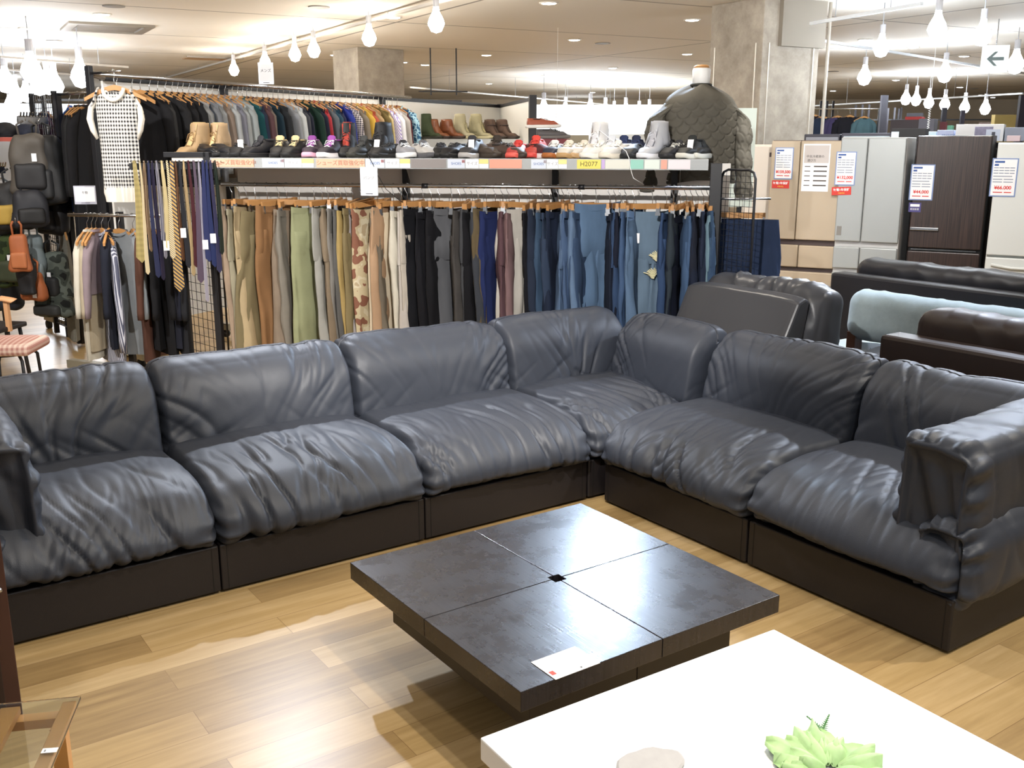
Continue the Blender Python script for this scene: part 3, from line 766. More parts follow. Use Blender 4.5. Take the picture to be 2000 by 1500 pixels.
# ------------------------------------------------------------------ shoes
SHOE = {}
def shoe_meshes(kind):
    if kind in SHOE: return SHOE[kind]
    L = .275; n = 18; N = 16
    hi = {'low': .085, 'mid': .115, 'boot': .20, 'tall': .255}[kind]
    def wid(u): return .018 + .034 * math.sin(min(1, u * 2.3 + .12) * pi / 2) * (1 - .22 * sm(.45, .8, u)) * (1 - .35 * sm(.9, 1, u)) * (1 if u > .03 else .7)
    def top(u): return .034 + .028 * sm(0, .2, u) + (hi * .86 - .055) * sm(.3, .62, u)
    up = MB(); rings = []
    for i in range(n):
        u = i / (n - 1); w = wid(u); h = top(u); y = -L / 2 + L * u; r = []
        for k in range(N):
            a = 2 * pi * k / N; c, s = cos(a), sin(a)
            zz = .016 + (h - .016) * (.5 + .5 * math.copysign(abs(s) ** .75, s))
            nar = 1 - .42 * sm(.5, 1, (zz / max(h, .05))) * sm(.2, .5, u)
            r.append((w * math.copysign(abs(c) ** .7, c) * nar, y, zz))
        rings.append(r)
    up.loft(rings)
    if hi > .15:
        rr = []
        for j in range(7):
            v = j / 6; z = .07 + (hi - .07) * v; cy = .055 + .012 * v; a1 = .045 + .01 * (1 - v); b1 = .074 - .012 * v
            rr.append([(a1 * cos(2 * pi * k / N) * (1 + .03 * sin(j * 2.0)), cy + b1 * sin(2 * pi * k / N), z) for k in range(N)])
        up.loft(rr)
    so = MB(); rings = []
    for z, g in ((0, 1.0), (.006, 1.06), (.018, 1.07), (.026, 1.02)):
        P = []
        for i in range(n): u = i / (n - 1); P.append((wid(u) * 1.04 * g, -L / 2 * 1.02 * g + L * 1.03 * u * g, z + .007 * sm(.12, 0, u)))
        P += [(-x, y, z2) for x, y, z2 in reversed(P)]
        rings.append(P)
    so.loft(rings)
    la = MB()
    for k in range(6):
        u = .3 + .055 * k; y = -L / 2 + L * u; z = top(u) + .004
        s = 1 if k % 2 else -1
        la.tube([(-.021, y - .006 * s, z - .006), (0, y, z + .002), (.021, y + .006 * s, z - .006)], .0035, 5)
    for s in (-1, 1): la.tube([(0, -.005, top(.5) + .004), (s * .02, -.02, top(.46) + .012), (s * .03, -.03, top(.4) + .0), (s * .012, -.02, top(.43) + .006)], .0028, 5)
    op = MB(); zc = hi * .86 + .001 if hi < .15 else hi + .0005
    op.loft([[(.031 * cos(2 * pi * k / 14), .06 + .05 * sin(2 * pi * k / 14), zc - .004) for k in range(14)], [(.027 * cos(2 * pi * k / 14), .06 + .046 * sin(2 * pi * k / 14), zc + .003) for k in range(14)]])
    tg = MB(); tg.loft([[(sx * .024, -L / 2 + L * u, top(u) + dz) for sx, dz in ((-1, 0), (-.5, .006), (.5, .006), (1, 0))] for u in (.32, .42, .5)] + [[(sx * .026, .01, hi * .86 + dz) for sx, dz in ((-1, .018), (-.5, .028), (.5, .028), (1, .018))]], cap=False)
    SHOE[kind] = dict(upper=up.mesh('u', True), sole=so.mesh('s', True), laces=la.mesh('l', True), opening=op.mesh('o', True), tongue=tg.mesh('t', True))
    return SHOE[kind]
def shoe(name, label, loc, rz, kind, up, sole, lace=None, tongue=None, group='shoes along the rack shelf', sc=1.0, tagc=0, gloss=.55, tilt=0):
    t = thing(name, label, 'boot' if 'boot' in name else 'shoe', loc, rz, group); t.rotation_euler = (tilt, 0, rz)
    M = shoe_meshes(kind)
    inst('upper', M['upper'], t, mat(mute(up, .8, .95), gloss, spec=.4), scale=(sc,) * 3)
    inst('sole', M['sole'], t, mat(sole, .6), scale=(sc,) * 3)
    if lace: inst('laces', M['laces'], t, mat(lace, .8), scale=(sc,) * 3)
    inst('opening', M['opening'], t, mat('#1a1715' if tongue is None else tongue, .9), scale=(sc,) * 3)
    if tongue: inst('tongue', M['tongue'], t, mat(tongue, .8), scale=(sc,) * 3)
    if tagc: tagpart(t, (.02 * tagc, -.06, .115), (R(-30), 0, R(15 * tagc)))
    return t
SH = [  # px, kind, upper, sole, laces, tongue, description, yaw, back, tag
 (384, 'boot', '#b08c5e', '#8f7a58', '#8a6c46', '#c2a273', 'tan suede hiking boot left', -14, .0, 0),
 (424, 'boot', '#b8966a', '#8f7a58', '#8a6c46', '#c9ad80', 'tan suede hiking boot right', -6, .12, 0),
 (408, 'low', '#191a20', '#101013', None, None, 'shiny black loafer', 60, -.06, 0),
 (440, 'low', '#1b1b20', '#0f0f12', None, None, 'black leather loafer', 48, -.04, 0),
 (472, 'low', '#1c1c20', '#101012', '#222226', None, 'black trainer with white tag', 12, 0, 1),
 (512, 'mid', '#212127', '#17171a', '#303036', '#2a2a30', 'black chunky trainer with pale toe edge', -22, 0, 0),
 (551, 'mid', '#232326', '#151516', '#2c2c30', '#cdb98a', 'black trainer with beige tongue', 10, .02, 0),
 (580, 'mid', '#202124', '#131314', '#2c2c30', '#cdb98a', 'round-toed black trainer with beige tongue', -4, -.03, 0),
 (613, 'mid', '#3c2c40', '#d8a9c0', '#dddddd', '#7d3c86', 'purple and black trainer with pink sole', 8, .05, 0),
 (650, 'mid', '#2e2833', '#f0ecf0', '#dddddd', '#8a3f92', 'purple-tongued trainer with white toe', -6, -.05, 0),
 (680, 'boot', '#1d1d20', '#121213', '#2c2c2e', '#a3382c', 'black ankle boot with red lining', 10, .10, 0),
 (712, 'mid', '#2b2c2c', '#26261f', '#3b3b3b', '#303232', 'dark grey hiking shoe', -14, -.03, 0),
 (742, 'boot', '#1a1a1d', '#111112', '#2c2c2e', None, 'tall plain black boot with tag', -10, .08, 1),
 (760, 'low', '#202022', '#161617', '#2b2b2b', None, 'round black slip shoe', -20, -.05, 0),
 (790, 'low', '#8f9094', '#d8d8d8', '#e4e4e4', '#26262a', 'grey and white runner', 34, .0, 0),
 (828, 'low', '#b8b4ae', '#4a4a4e', '#e4e4e4', '#5a5a5e', 'cream and grey runner with dark sole', 36, -.02, 0),
 (862, 'low', '#1a1a1c', '#101011', '#26262a', None, 'soft black trainer', 12, 0, 0),
 (890, 'low', '#1b1b1e', '#101011', '#2a2a2c', None, 'black knitted trainer', -14, -.04, 0),
 (922, 'mid', '#3a3a3e', '#a9a6a4', None, '#2a2a2e', 'charcoal strap shoe with tag', -8, 0, 1),
 (946, 'low', '#4a3d33', '#332a22', None, None, 'brown suede moccasin', 44, .02, 0),
 (972, 'mid', '#54453a', '#3a3028', '#3a3028', '#2c231c', 'brown fur-lined shoe', 20, .08, 0),
 (990, 'low', '#4d3a30', '#2d231d', '#2d231d', None, 'chestnut moccasin', 62, -.06, 0),
 (1012, 'low', '#c93b36', '#d65a50', '#d24540', '#c93b36', 'red runner behind', -8, .02, 0),
 (1046, 'mid', '#cf3a30', '#c7443c', '#d24540', '#d4483c', 'red runner with white lace tip', -6, .06, 0),
 (1060, 'low', '#5a2128', '#d8d0d0', None, None, 'maroon and white pointed trainer', 46, -.07, 0),
 (1082, 'low', '#252a44', '#a4602c', '#dcdcdc', '#e0dcd8', 'navy canvas shoe with orange-brown sole', -8, -.02, 0),
 (1110, 'low', '#d9d2c2', '#b28f5f', '#e6e0d2', '#d9d2c2', 'cream canvas shoe with gum sole', -10, -.02, 0),
 (1138, 'low', '#dcd5c8', '#b5946a', '#e6e0d2', '#d9d2c2', 'beige canvas shoe with gum sole', -26, .02, 0),
 (1170, 'low', '#e8e6e0', '#e4e0d6', '#f0eeea', '#e8e6e0', 'long white leather trainer', -34, -.03, 0),
 (1204, 'low', '#e3dfd8', '#d9d2c4', '#efece6', '#e3dfd8', 'white leather trainer with ivory sole', -30, -.02, 0),
 (1162, 'boot', '#e6e5e4', '#dedede', '#f0f0f0', '#d8d8dc', 'white high-top at the back', -16, .14, 0),
 (1192, 'mid', '#d9dbe0', '#e4e4e6', '#ececee', '#c9ccd2', 'pale grey high-top at the back', -12, .15, 0),
 (1234, 'low', '#26292c', '#1a1c1e', None, None, 'dark green-black slip shoe', -12, -.05, 0),
 (1216, 'mid', '#20305c', '#22242c', '#2c3c66', '#1c2a50', 'royal navy high-top at the back', -10, .14, 0),
 (1240, 'mid', '#1b2648', '#20222a', '#2c3c66', '#17203c', 'navy suede high-top at the back', -8, .15, 0),
 (1274, 'boot', '#b9bac0', '#dcdce0', '#c9c9ce', '#b0b1b8', 'light grey high-top with white sole', -26, -.03, 0),
 (1300, 'mid', '#1e1f24', '#15161a', '#26262a', None, 'black high-top below the jacket hem', -10, .1, 0),
 (1322, 'low', '#222226', '#1a1a1d', '#d8d8d0', '#26262a', 'black canvas shoe with white laces', -34, -.02, 0),
 (1348, 'mid', '#1c1f1f', '#c9c8be', '#1c1f1f', '#1c1f1f', 'black high-top with cream sole', -24, -.04, 1),
 (1362, 'low', '#222422', '#cfcfc4', '#222422', '#222422', 'black low shoe with cream sole', -14, .05, 0),
]
def shelf_pt(px, back, z=1.639, raw=False):
    p, _, _ = rail_at(px); k = (px - 1000) / 1990
    base = p + RY * (back if raw else .02 + max(-.02, back))
    # slide along the shelf so that the item stays on this bearing
    s = (k * base.y - base.x) / (RX.x - k * RX.y); q = base + RX * s
    return Vector((q.x, q.y, z))
for px, kd, u, s, l, tn, ds, yw, bk, tg in SH:
    nm = 'boot' if 'boot' in ds else 'shoe'
    sl = 1.639
    shoe(nm, ds + ' on the rack shelf', shelf_pt(px, bk, sl), RRZ + R(yw), kd, u, s, l, tn, sc=1.13, tagc=tg, gloss=.25 if 'shiny' in ds else .6)
# extra pair standing on the left top bar's board
rbox(rkp(366), x0 + .028, -.19, .30, 1.615, 1.638).build('shelf_board', mat('#c9c7c2', .5), rk)
# plain thin cord hanging from the shelf, white
wc = thing('hanging_cord', 'thin white cord hanging over the shelf edge near white shoes', 'cord', shelf_pt(1228, -.165, 1.645, True), RRZ)
MB().tube([(-.19, .02, .165), (-.1, -.01, .1), (-.02, -.02, .04), (.0, -.0405, .0), (.01, -.05, -.06), (.03, -.04, -.12), (.09, .05, -.16)], .0022, 6).build('cord', WHITE, wc, smooth=True)
bc = thing('hanging_cord', 'thin black cord hanging from the shelf beside the acrylic sign', 'cord', shelf_pt(733, -.165, 1.645, True), RRZ)
MB().tube([(-.03, -.041, .01), (.0, -.041, -.04), (.02, -.03, -.1), (.07, 0, -.2), (.14, .08, -.28), (.17, .14, -.3)], .0022, 6).build('cord', CORD, bc, smooth=True)

def sign(name, label, p, rz, w, h, body, post=0, frame='#dfe3ea', ts=.03):
    t = thing(name, label, 'sign', p, rz)
    rbox(-w / 2, w / 2, -.004, .004, 0, h).build('acrylic_holder', mat(frame, .2), t, bevel=.001)
    c = rbox(-w / 2 + .008, w / 2 - .008, -.0052, -.0042, h * .14, h - .01).build('card', PAPER, t)
    text(body, ts, mat('#55565c', .7), c, (0, -.0057, h * .62), name='card_text')
    rbox(-w * .2, w * .2, -.0055, -.0045, h * .06, h * .085).build('print_line', mat('#55565c', .7), t)
    if post: MB().tube([(0, 0, -post), (0, 0, 0)], .005, 6).build('stem', BLACKM, t)
    return t
q = shelf_pt(721, -.218, 1.405, True)
sign('sign', 'small acrylic sign reading パンツ clipped to the trouser rack', q, RRZ, .115, .18, 'パンツ', 0, ts=.024)

# ------------------------------------------------------------------ neckties
TR0 = at(252, 322, 6.55); TR1 = at(438, 325, 6.72)
td = TR1 - TR0; td.z = 0; TL_ = td.length; trz = math.atan2(td.y, td.x); ZT = TR0.z
tr = thing('tie_rack', 'black bar with chrome prongs carrying neckties on the left rack end', 'tie rack', (TR0.x, TR0.y, ZT), trz)
rbox(0, TL_, -.012, .012, -.03, .01).build('bar', BLACKM, tr)
mb = MB()
for k in range(24): x = .02 + (TL_ - .04) * k / 23; mb.tube([(x, .0, .012), (x, -.03, .012), (x, -.055, .022)], .0028, 5)
mb.build('prongs', STEEL, tr, smooth=True)
rbox(TL_ - .03, TL_, .0125, .2, -.03, .0).build('bracket', BLACKM, tr)
def stripes(c1, c2, ang, sc, key):
    m = mat(c1, .6, key=key); nt, b = nodes_of(m); tc = nt.nodes.new('ShaderNodeTexCoord'); mp = nt.nodes.new('ShaderNodeMapping')
    mp.inputs['Rotation'].default_value = (0, ang, 0)
    w = nt.nodes.new('ShaderNodeTexWave'); w.inputs['Scale'].default_value = sc; w.bands_direction = 'X'
    cr = nt.nodes.new('ShaderNodeValToRGB'); cr.color_ramp.interpolation = 'CONSTANT'; e = cr.color_ramp.elements
    e[0].color = lin(c1); e[1].position = .55; e[1].color = lin(c2)
    nt.links.new(tc.outputs['Object'], mp.inputs[0]); nt.links.new(mp.outputs[0], w.inputs[0]); nt.links.new(w.outputs[0], cr.inputs[0]); nt.links.new(cr.outputs[0], b.inputs['Base Color']); return m
def checks(c1, c2, sc, key, rough=.9):
    m = mat(c1, rough, key=key); nt, b = nodes_of(m); tc = nt.nodes.new('ShaderNodeTexCoord')
    ms = []
    for d in 'XZ':
        w = nt.nodes.new('ShaderNodeTexWave'); w.bands_direction = d; w.inputs['Scale'].default_value = sc; nt.links.new(tc.outputs['Object'], w.inputs[0])
        g = nt.nodes.new('ShaderNodeMath'); g.operation = 'GREATER_THAN'; g.inputs[1].default_value = .5; nt.links.new(w.outputs['Fac'], g.inputs[0]); ms.append(g)
    a = nt.nodes.new('ShaderNodeMath'); a.operation = 'ADD'; nt.links.new(ms[0].outputs[0], a.inputs[0]); nt.links.new(ms[1].outputs[0], a.inputs[1])
    cr = nt.nodes.new('ShaderNodeValToRGB'); cr.color_ramp.interpolation = 'CONSTANT'; e = cr.color_ramp.elements
    dv = nt.nodes.new('ShaderNodeMath'); dv.operation = 'DIVIDE'; dv.inputs[1].default_value = 2; nt.links.new(a.outputs[0], dv.inputs[0])
    c1l, c2l = lin(c1), lin(c2)
    e[0].color = c2l; e[1].position = .8; e[1].color = c1l; x = e.new(.3); x.color = tuple((c1l[i] + c2l[i]) / 2 for i in range(3)) + (1,)
    nt.links.new(dv.outputs[0], cr.inputs[0]); nt.links.new(cr.outputs[0], b.inputs['Base Color']); return m
def tie(i, x, w, L, m, name, names, yaw=0, y=-.04):
    p = TR0 + Vector((cos(trz), sin(trz), 0)) * x + Vector((-sin(trz), cos(trz), 0)) * y; p.z = ZT + .015
    t = thing('necktie', neigh(names, i, 'on the tie rack'), 'necktie', p, trz + yaw, 'neckties hanging on the tie rack')
    for k, (LL, ww, yy) in enumerate(((L, w, -.006), (L * .82, w * .55, .010))):
        mb = MB(); rg = []
        for u in range(9):
            uu = u / 8; z = -LL * uu
            hw = ww * (.32 + .68 * uu)
            if u == 8: z -= 0
            dx = .006 * sin(uu * 4 + i)
            zz = .012 if u == 0 else z
            rg.append([(dx - hw, yy * (0 if u == 0 else 1) - .002, zz), (dx + hw, yy * (0 if u == 0 else 1) - .002, zz), (dx + hw, yy * (0 if u == 0 else 1) + .002, zz), (dx - hw, yy * (0 if u == 0 else 1) + .002, zz)])
        rg.append([(dx - .002, yy - .002, -LL - ww * 1.1), (dx + .002, yy - .002, -LL - ww * 1.1), (dx + .002, yy + .002, -LL - ww * 1.1), (dx - .002, yy + .002, -LL - ww * 1.1)])
        mb.loft(rg); mb.build('blade' if k == 0 else 'tail', m, t)
    return t
TIES = [('gold patterned tie', checks('#968650', '#827443', 9, 'tgold', .6), .034, .60, 0), ('cream tie', mat('#cdbd98', .6), .014, .70, .5), ('brown beige tie', mat('#8c745a', .6), .016, .55, .9),
 ('navy tie', mat('#1d2244', .5), .018, .72, .4), ('purple dotted tie', mat('#26223c', .6), .016, .74, .8), ('silver grey tie', mat('#8d8c9a', .5), .015, .60, .9), ('pale gold tie', mat('#d3c293', .5), .018, .54, .6),
 ('cream striped tie', stripes('#d8cba8', '#8c7a55', .8, 30, 'tcs'), .018, .60, .3), ('gold and navy striped tie', stripes('#b08d4c', '#2c2c3a', .85, 16, 'tgn'), .034, .80, -.3), ('brown silk tie', mat('#6c4a34', .5), .014, .62, .9),
 ('black silk tie', mat('#191a22', .5), .02, .66, .4), ('tan silk tie', mat('#bda57c', .5), .015, .72, .7), ('wine tie', mat('#4a2028', .5), .017, .66, .5), ('mauve tie', mat('#4a3a4c', .6), .022, .76, .2),
 ('grey lilac tie', mat('#a5a1b0', .5), .013, .90, .6), ('bright navy tie', mat('#1a2456', .6), .024, .62, .3), ('royal blue dotted tie', mat('#1b2858', .6), .02, .66, .4), ('blue rust tie', mat('#3b3a5a', .5), .02, .70, .6), ('dark green tie', mat('#27332d', .5), .018, .58, .8)]
tn = [a[0] for a in TIES]
for i, (nm, m, w, L, yw) in enumerate(TIES):
    t = tie(i, .035 + (TL_ - .09) * i / (len(TIES) - 1), w, L, m, nm, tn, yw)
    if i in (5, 9, 14, 16): tagpart(t, (0, -.02, -.42 - .04 * (i % 3)), (0, 0, -yw))

# ------------------------------------------------------------------ sweater rack
C0 = at(178, 143, 7.24); CZR = 2.20
CD = Vector((.411, .912, 0)).normalized(); CRZ = math.atan2(CD.y, CD.x); CN = Vector((CD.y, -CD.x, 0))
def crail(px, off=0.0, z=CZR):
    k = (px - 1000) / (1952 * 1.044); b = C0 + CN * off
    s = (k * b.y - b.x) / (CD.x - k * CD.y); p = b + CD * s
    return Vector((p.x, p.y, z)), s
_, sA = crail(490); _, sB = crail(792)
cr_ = thing('sweater_rack', 'tall black-framed rack with white back panel and long chrome sweater rail', 'clothes rack', (C0.x, C0.y, 0), CRZ)
rbox(-.04, 0, -.022, .022, .08, CZR + .05).build('post', BLACKM, cr_, bevel=.004)
for s in (sA, sB): rbox(s - .025, s + .025, .27, .32, .08, CZR + .03).build('post', BLACKM, cr_); MB().tube([(s, .29, CZR), (s, 0, CZR)], .012, 8).build('rail_arm', BLACKM, cr_)
MB().tube([(0, 0, CZR), (sB + .1, 0, CZR)], .016, 12).build('rail', STEEL, cr_, smooth=True)
sE = crail(975, -.34)[1]
sP = crail(199, -.33)[1]; rbox(sP, sE, .325, .345, .3, CZR - .02).build('back_panel', mat('#ecebe6', .6), cr_)
rbox(sP, sE, .32, .36, CZR - .02, CZR + .02).build('top_bar', BLACKM, cr_)
MB().tube([(-.02, 0, CZR), (sP, .32, CZR)], .02, 6).build('end_bar', mat('#8f877d', .5), cr_)
rbox(sE, sE + .06, .31, .37, .08, CZR + .03).build('post', BLACKM, cr_)
for s in (0, sA, sB, sE):
    rbox(s - .03, s + .03, -.25, .5, .07, .13).build('foot', mat('#8f8978', .5, metal=.3), cr_)
    for y in (-.2, .45): MB().tube([(s - .015, y, .036), (s + .015, y, .036)], .036, 14).build('caster', RUBBER, cr_, smooth=True)
# return panel at the far end
e0, _ = crail(977, -.34); e1 = at(1040, 200, 11.6)
rd = Vector((e1.x - e0.x, e1.y - e0.y, 0)); rl = rd.length
rp = thing('display_panel', 'white display panel with black post at the far end of the sweater rack', 'panel', (e0.x, e0.y, 0), math.atan2(rd.y, rd.x))
rbox(.05, rl - .03, -.01, .01, .3, CZR - .02).build('panel', mat('#ecebe6', .6), rp)
rbox(.05, rl - .03, -.02, .02, CZR - .02, CZR + .02).build('top_bar', BLACKM, rp)
rbox(rl - .03, rl + .045, -.04, .04, 0, CZR + .04).build('post', BLACKM, rp)

def garment_mesh(seed, w=.46, L=.62, th=.045, sleeve=.55, sl_r=.06, neck=.075, spread=.05, vneck=0, hem_w=1.0):
    mb = MB(); NU = 22; NV = 14; sd = seed * 1.9
    z0 = -.105
    for sgn in (-1, 1):
        g = []
        for j in range(NV + 1):
            v = j / NV; row = []
            for i in range(NU + 1):
                u = 2 * i / NU - 1; hw = w / 2 * (.93 + .07 * (hem_w if v > .5 else 1) - .05 * sin(v * pi)) * (1 + (hem_w - 1) * v)
                x = u * hw
                zt = z0 - .075 * abs(x / (w / 2)) ** 1.3
                if abs(x) < neck: zt = z0 - .012 - (.035 + vneck if sgn < 0 else .0) * (1 - (x / neck) ** 2)
                z = zt * (1 - v) + (z0 - L) * v
                t = th * (1 - u ** 4) * (.45 + .55 * sm(0, .25, v))
                f = ns(x * 16, z * 2.2, sd + sgn) * .018 * sm(.05, .5, v) + ns(x * 6, z * 6, sd + 5) * .010
                row.append((x, sgn * t + (f if abs(u) < .99 else 0), z))
            g.append(row)
        mb.loft(g if sgn < 0 else [r[::-1] for r in g], cap=False, closed=False)
    if sleeve:
        for s in (-1, 1):
            rg = []; N = 12
            for j in range(10):
                v = j / 9; cx = s * (w / 2 - .03 + spread * v + .02 * sin(v * 2.5)); z = z0 - .085 - sleeve * v; r = sl_r * (1 - .35 * v)
                if j == 0: cx = s * (w / 2 - .06); z = z0 - .062
                rg.append([(cx + r * .85 * cos(2 * pi * k / N), r * .62 * sin(2 * pi * k / N) + ns(k, v * 4, sd) * .01 - .012 * v, z + (.045 * cos(2 * pi * k / N) * -s if j == 0 else 0)) for k in range(N)])
            mb.loft(rg)
    return mb
GM = [garment_mesh(s, w=w, L=L, sleeve=sl).mesh('g', True) for s, w, L, sl in ((1, .46, .66, .56), (2, .44, .62, .54), (3, .48, .68, .58), (4, .43, .60, .52), (5, .45, .64, .55), (6, .47, .70, .56))]
def neck_mesh():
    mb = MB(); n = 16
    mb.loft([[(.078 * cos(2 * pi * k / n), .030 * sin(2 * pi * k / n), -.112 - (.03 if sin(2 * pi * k / n) < 0 else 0) * abs(sin(2 * pi * k / n)))for k in range(n)], [(.070 * cos(2 * pi * k / n), .024 * sin(2 * pi * k / n), -.094 - (.03 if sin(2 * pi * k / n) < 0 else 0) * abs(sin(2 * pi * k / n))) for k in range(n)]], cap=False)
    return mb.mesh('n', True)
NECK = neck_mesh()
def garment(name, cat, label, p, rz, me, m, group, collar=None, hl=None, hg='wooden hangers on the sweater rail'):
    t = thing(name, label, cat, p, rz, group)
    inst('body', me, t, m); inst('collar', NECK, t, collar or m)
    coat_hanger(p, rz, hl or ('wooden hanger holding the ' + label), hg)
    return t
SW = [(284, 'black sweater', '#121215'), (302, 'charcoal cardigan', '#2a2a2c'), (318, 'black fleece', '#17171a'), (333, 'black ribbed knit', '#131316'), (346, 'black wool pullover', '#101014'),
 (357, 'black fluffy pullover', '#141417'), (367, 'heather grey shirt', '#7e7f80'), (379, 'slate blue sweater', '#333c4c'), (391, 'ash grey sweater', '#686b70'), (402, 'light ash sweater', '#8a8f92'),
 (413, 'taupe knit', '#7c6a5c'), (425, 'silver grey sweater', '#9a9fa0'), (437, 'grey patterned shirt', '#747684'), (449, 'pale grey hoodie', '#a3aaab'), (463, 'light heather pullover', '#949c9c'),
 (474, 'teal sweater', '#12555c'), (483, 'navy knit', '#1f2740'), (492, 'burgundy-grey knit', '#5a3a3e'), (500, 'brown heather knit', '#7c6d62'), (512, 'dark petrol sweater', '#14303f'),
 (523, 'black and grey shirt', '#24272c'), (533, 'steel grey shirt', '#62666c'), (543, 'soft grey knit', '#90949a'), (553, 'off-white tee', '#c2c5c6'), (563, 'graphite shirt', '#3f424c'),
 (575, 'navy pullover', '#1b2036'), (590, 'forest green sweater', '#16362a'), (604, 'midnight blue sweater', '#1c2038'), (614, 'red sweatshirt', '#b82430'), (623, 'storm grey shirt', '#565e66'),
 (632, 'petrol blue shirt', '#17405a'), (645, 'deep navy jumper', '#1b2246'), (660, 'royal blue sweatshirt', '#1d2f9c'), (674, 'navy dotted shirt', '#1a1e38'), (686, 'taupe brown shirt', '#7d705e'),
 (697, 'yellow sweatshirt', '#d6a52c'), (706, 'orange tee', '#b8482c'), (716, 'tan knit', '#b29062'), (728, 'olive gold sweater', '#75602e'), (739, 'pale yellow knit', '#cdb878'),
 (749, 'lavender striped shirt', '#8d80b8'), (758, 'white shirt', '#e6e6ea'), (767, 'stone shirt', '#b4aea6'), (776, 'maroon shirt', '#5c1824'), (786, 'blue leaf print shirt', '#3d6480')]
sn = [a[1] for a in SW]
LAV = stripes('#e2e0ea', '#8f7fc0', .5, 22, 'lav'); DOT = checks('#c9c2c2', '#1a1e38', 16, 'dot'); LEAF = camo_mat(['#2d5577', '#9cc0cf', '#2d5577'], 22, 'leaf')
for i, (px, nm, c) in enumerate(SW):
    p, s = crail(px - 12)
    rz = CRZ - pi / 2 + R(random.Random(i).uniform(-9, 9))
    m = {'lavender striped shirt': LAV, 'navy dotted shirt': DOT, 'blue leaf print shirt': LEAF}.get(nm) or cloth(c, .15)
    garment('sweater' if any(k in nm for k in ('sweater', 'knit', 'jumper', 'pullover')) else 'shirt', 'top', neigh(sn, i, 'on the rail'), p, rz, GM[i % 6], m, 'tops hanging on the long chrome rail', hl='wooden hanger holding the ' + nm + ' before the ' + (sn[i + 1] if i + 1 < len(sn) else 'green boot'))
# the checked knit vest at the near end
p = at(221, 143, 7.0); p.z = CZR; q = Vector((C0.x, C0.y, CZR)); MB().tube([q, p + Vector((.05, 0, 0))], .009, 8).build('hook_arm', STEEL, cr_, smooth=True).matrix_parent_inverse = Matrix.LocRotScale(Vector((C0.x, C0.y, 0)), Matrix.Rotation(CRZ, 3, 'Z').to_quaternion(), None).inverted()
VCH = checks('#1c1c22', '#e6e3dc', 12, 'gingham')
t = thing('knit_vest', 'black and white gingham knit vest with cream trim at the rail\'s near end', 'vest', p, R(2)); t.scale.x = .70
garment_mesh(50, .40, .68, .05, 0, hem_w=.95).build('body', VCH, t, smooth=True)
CR = mat('#e4dfd3', .9, bump=.4, bs=120)
mb = MB()
rg = []
for j in range(17):
    a = pi * j / 16; rg.append((-.098 * cos(a), -.03 - .02 * sin(a), -.112 - .075 * sin(a)))
mb.tube(rg, .016, 8); mb.build('neck_trim', CR, t, smooth=True)
for s_ in (-1, 1):
    mb = MB(); mb.tube([(s_ * .185, 0, -.175), (s_ * .232, -.02, -.24), (s_ * .245, -.03, -.31), (s_ * .225, -.03, -.38), (s_ * .195, -.02, -.44)], [.012, .024, .03, .026, .012], 8)
    mb.build('armhole_trim', CR, t, smooth=True)
    mb = MB(); rr = []
    for j in range(6):
        v = j / 5; rr.append([(s_ * (.17 + .07 * v) + .02 * cos(2 * pi * k / 10), .05 * sin(2 * pi * k / 10) * (1 - .2 * v), -.15 - .11 * v + .05 * cos(2 * pi * k / 10) * -s_) for k in range(10)])
    mb.loft(rr); mb.build('cap_sleeve', VCH, t, smooth=True)
mb = MB(); mb.loft([[(hw_ * cos(2 * pi * k / 28), .058 * sin(2 * pi * k / 28), z_) for k in range(28)] for hw_, z_ in ((.188, -.765), (.192, -.80), (.180, -.835), (.176, -.862))], cap=False); mb.build('hem_trim', CR, t, smooth=True)
coat_hanger(p, R(2), 'wooden hanger holding the gingham vest at the front')
for px, lb in ((232, 'bare wooden hanger just behind the gingham vest'), (262, 'bare wooden hanger before the black sweaters')):
    q, _ = crail(px - 6); coat_hanger(q, CRZ - pi / 2, lb)

# lower rail under the vest with hanging clothes
lr0 = at(134, 430, 7.12); lr1 = at(345, 400, 6.98)
LZ = 1.24
ld = Vector((lr1.x - lr0.x, lr1.y - lr0.y, 0)); ll_ = ld.length; lrz = math.atan2(ld.y, ld.x)
lk = thing('low_clothes_rail', 'low rolling clothes rail with grey cardigan and dark tops under the vest', 'clothes rail', (lr0.x, lr0.y, 0), lrz)
MB().tube([(0, 0, LZ), (ll_, 0, LZ)], .012, 10).build('rail', STEEL, lk, smooth=True)
for x in (.02 + (ll_ * .40), ll_ - .02):
    rbox(x - .02, x + .02, .05, .09, 0, LZ + .02).build('post', BLACKM, lk)
    MB().tube([(x, .07, LZ), (x, 0, LZ)], .01, 8).build('rail_arm', BLACKM, lk)
f_ = Vector((-3.40, 8.2, 0)); g_ = Vector((-2.86, 7.62, 0)); fd = g_ - f_
tf = thing('rolling_base', 'pale metal rolling base beam on black caster below the grey cardigan', 'rolling base', f_, math.atan2(fd.y, fd.x))
rbox(-.02, fd.length, -.025, .025, .08, .18).build('beam', mat('#b0a78f', .45, metal=.4), tf)
for x in (.05, fd.length - .08): MB().tube([(x, -.02, .04), (x, .02, .04)], .04, 14).build('caster', RUBBER, tf, smooth=True)
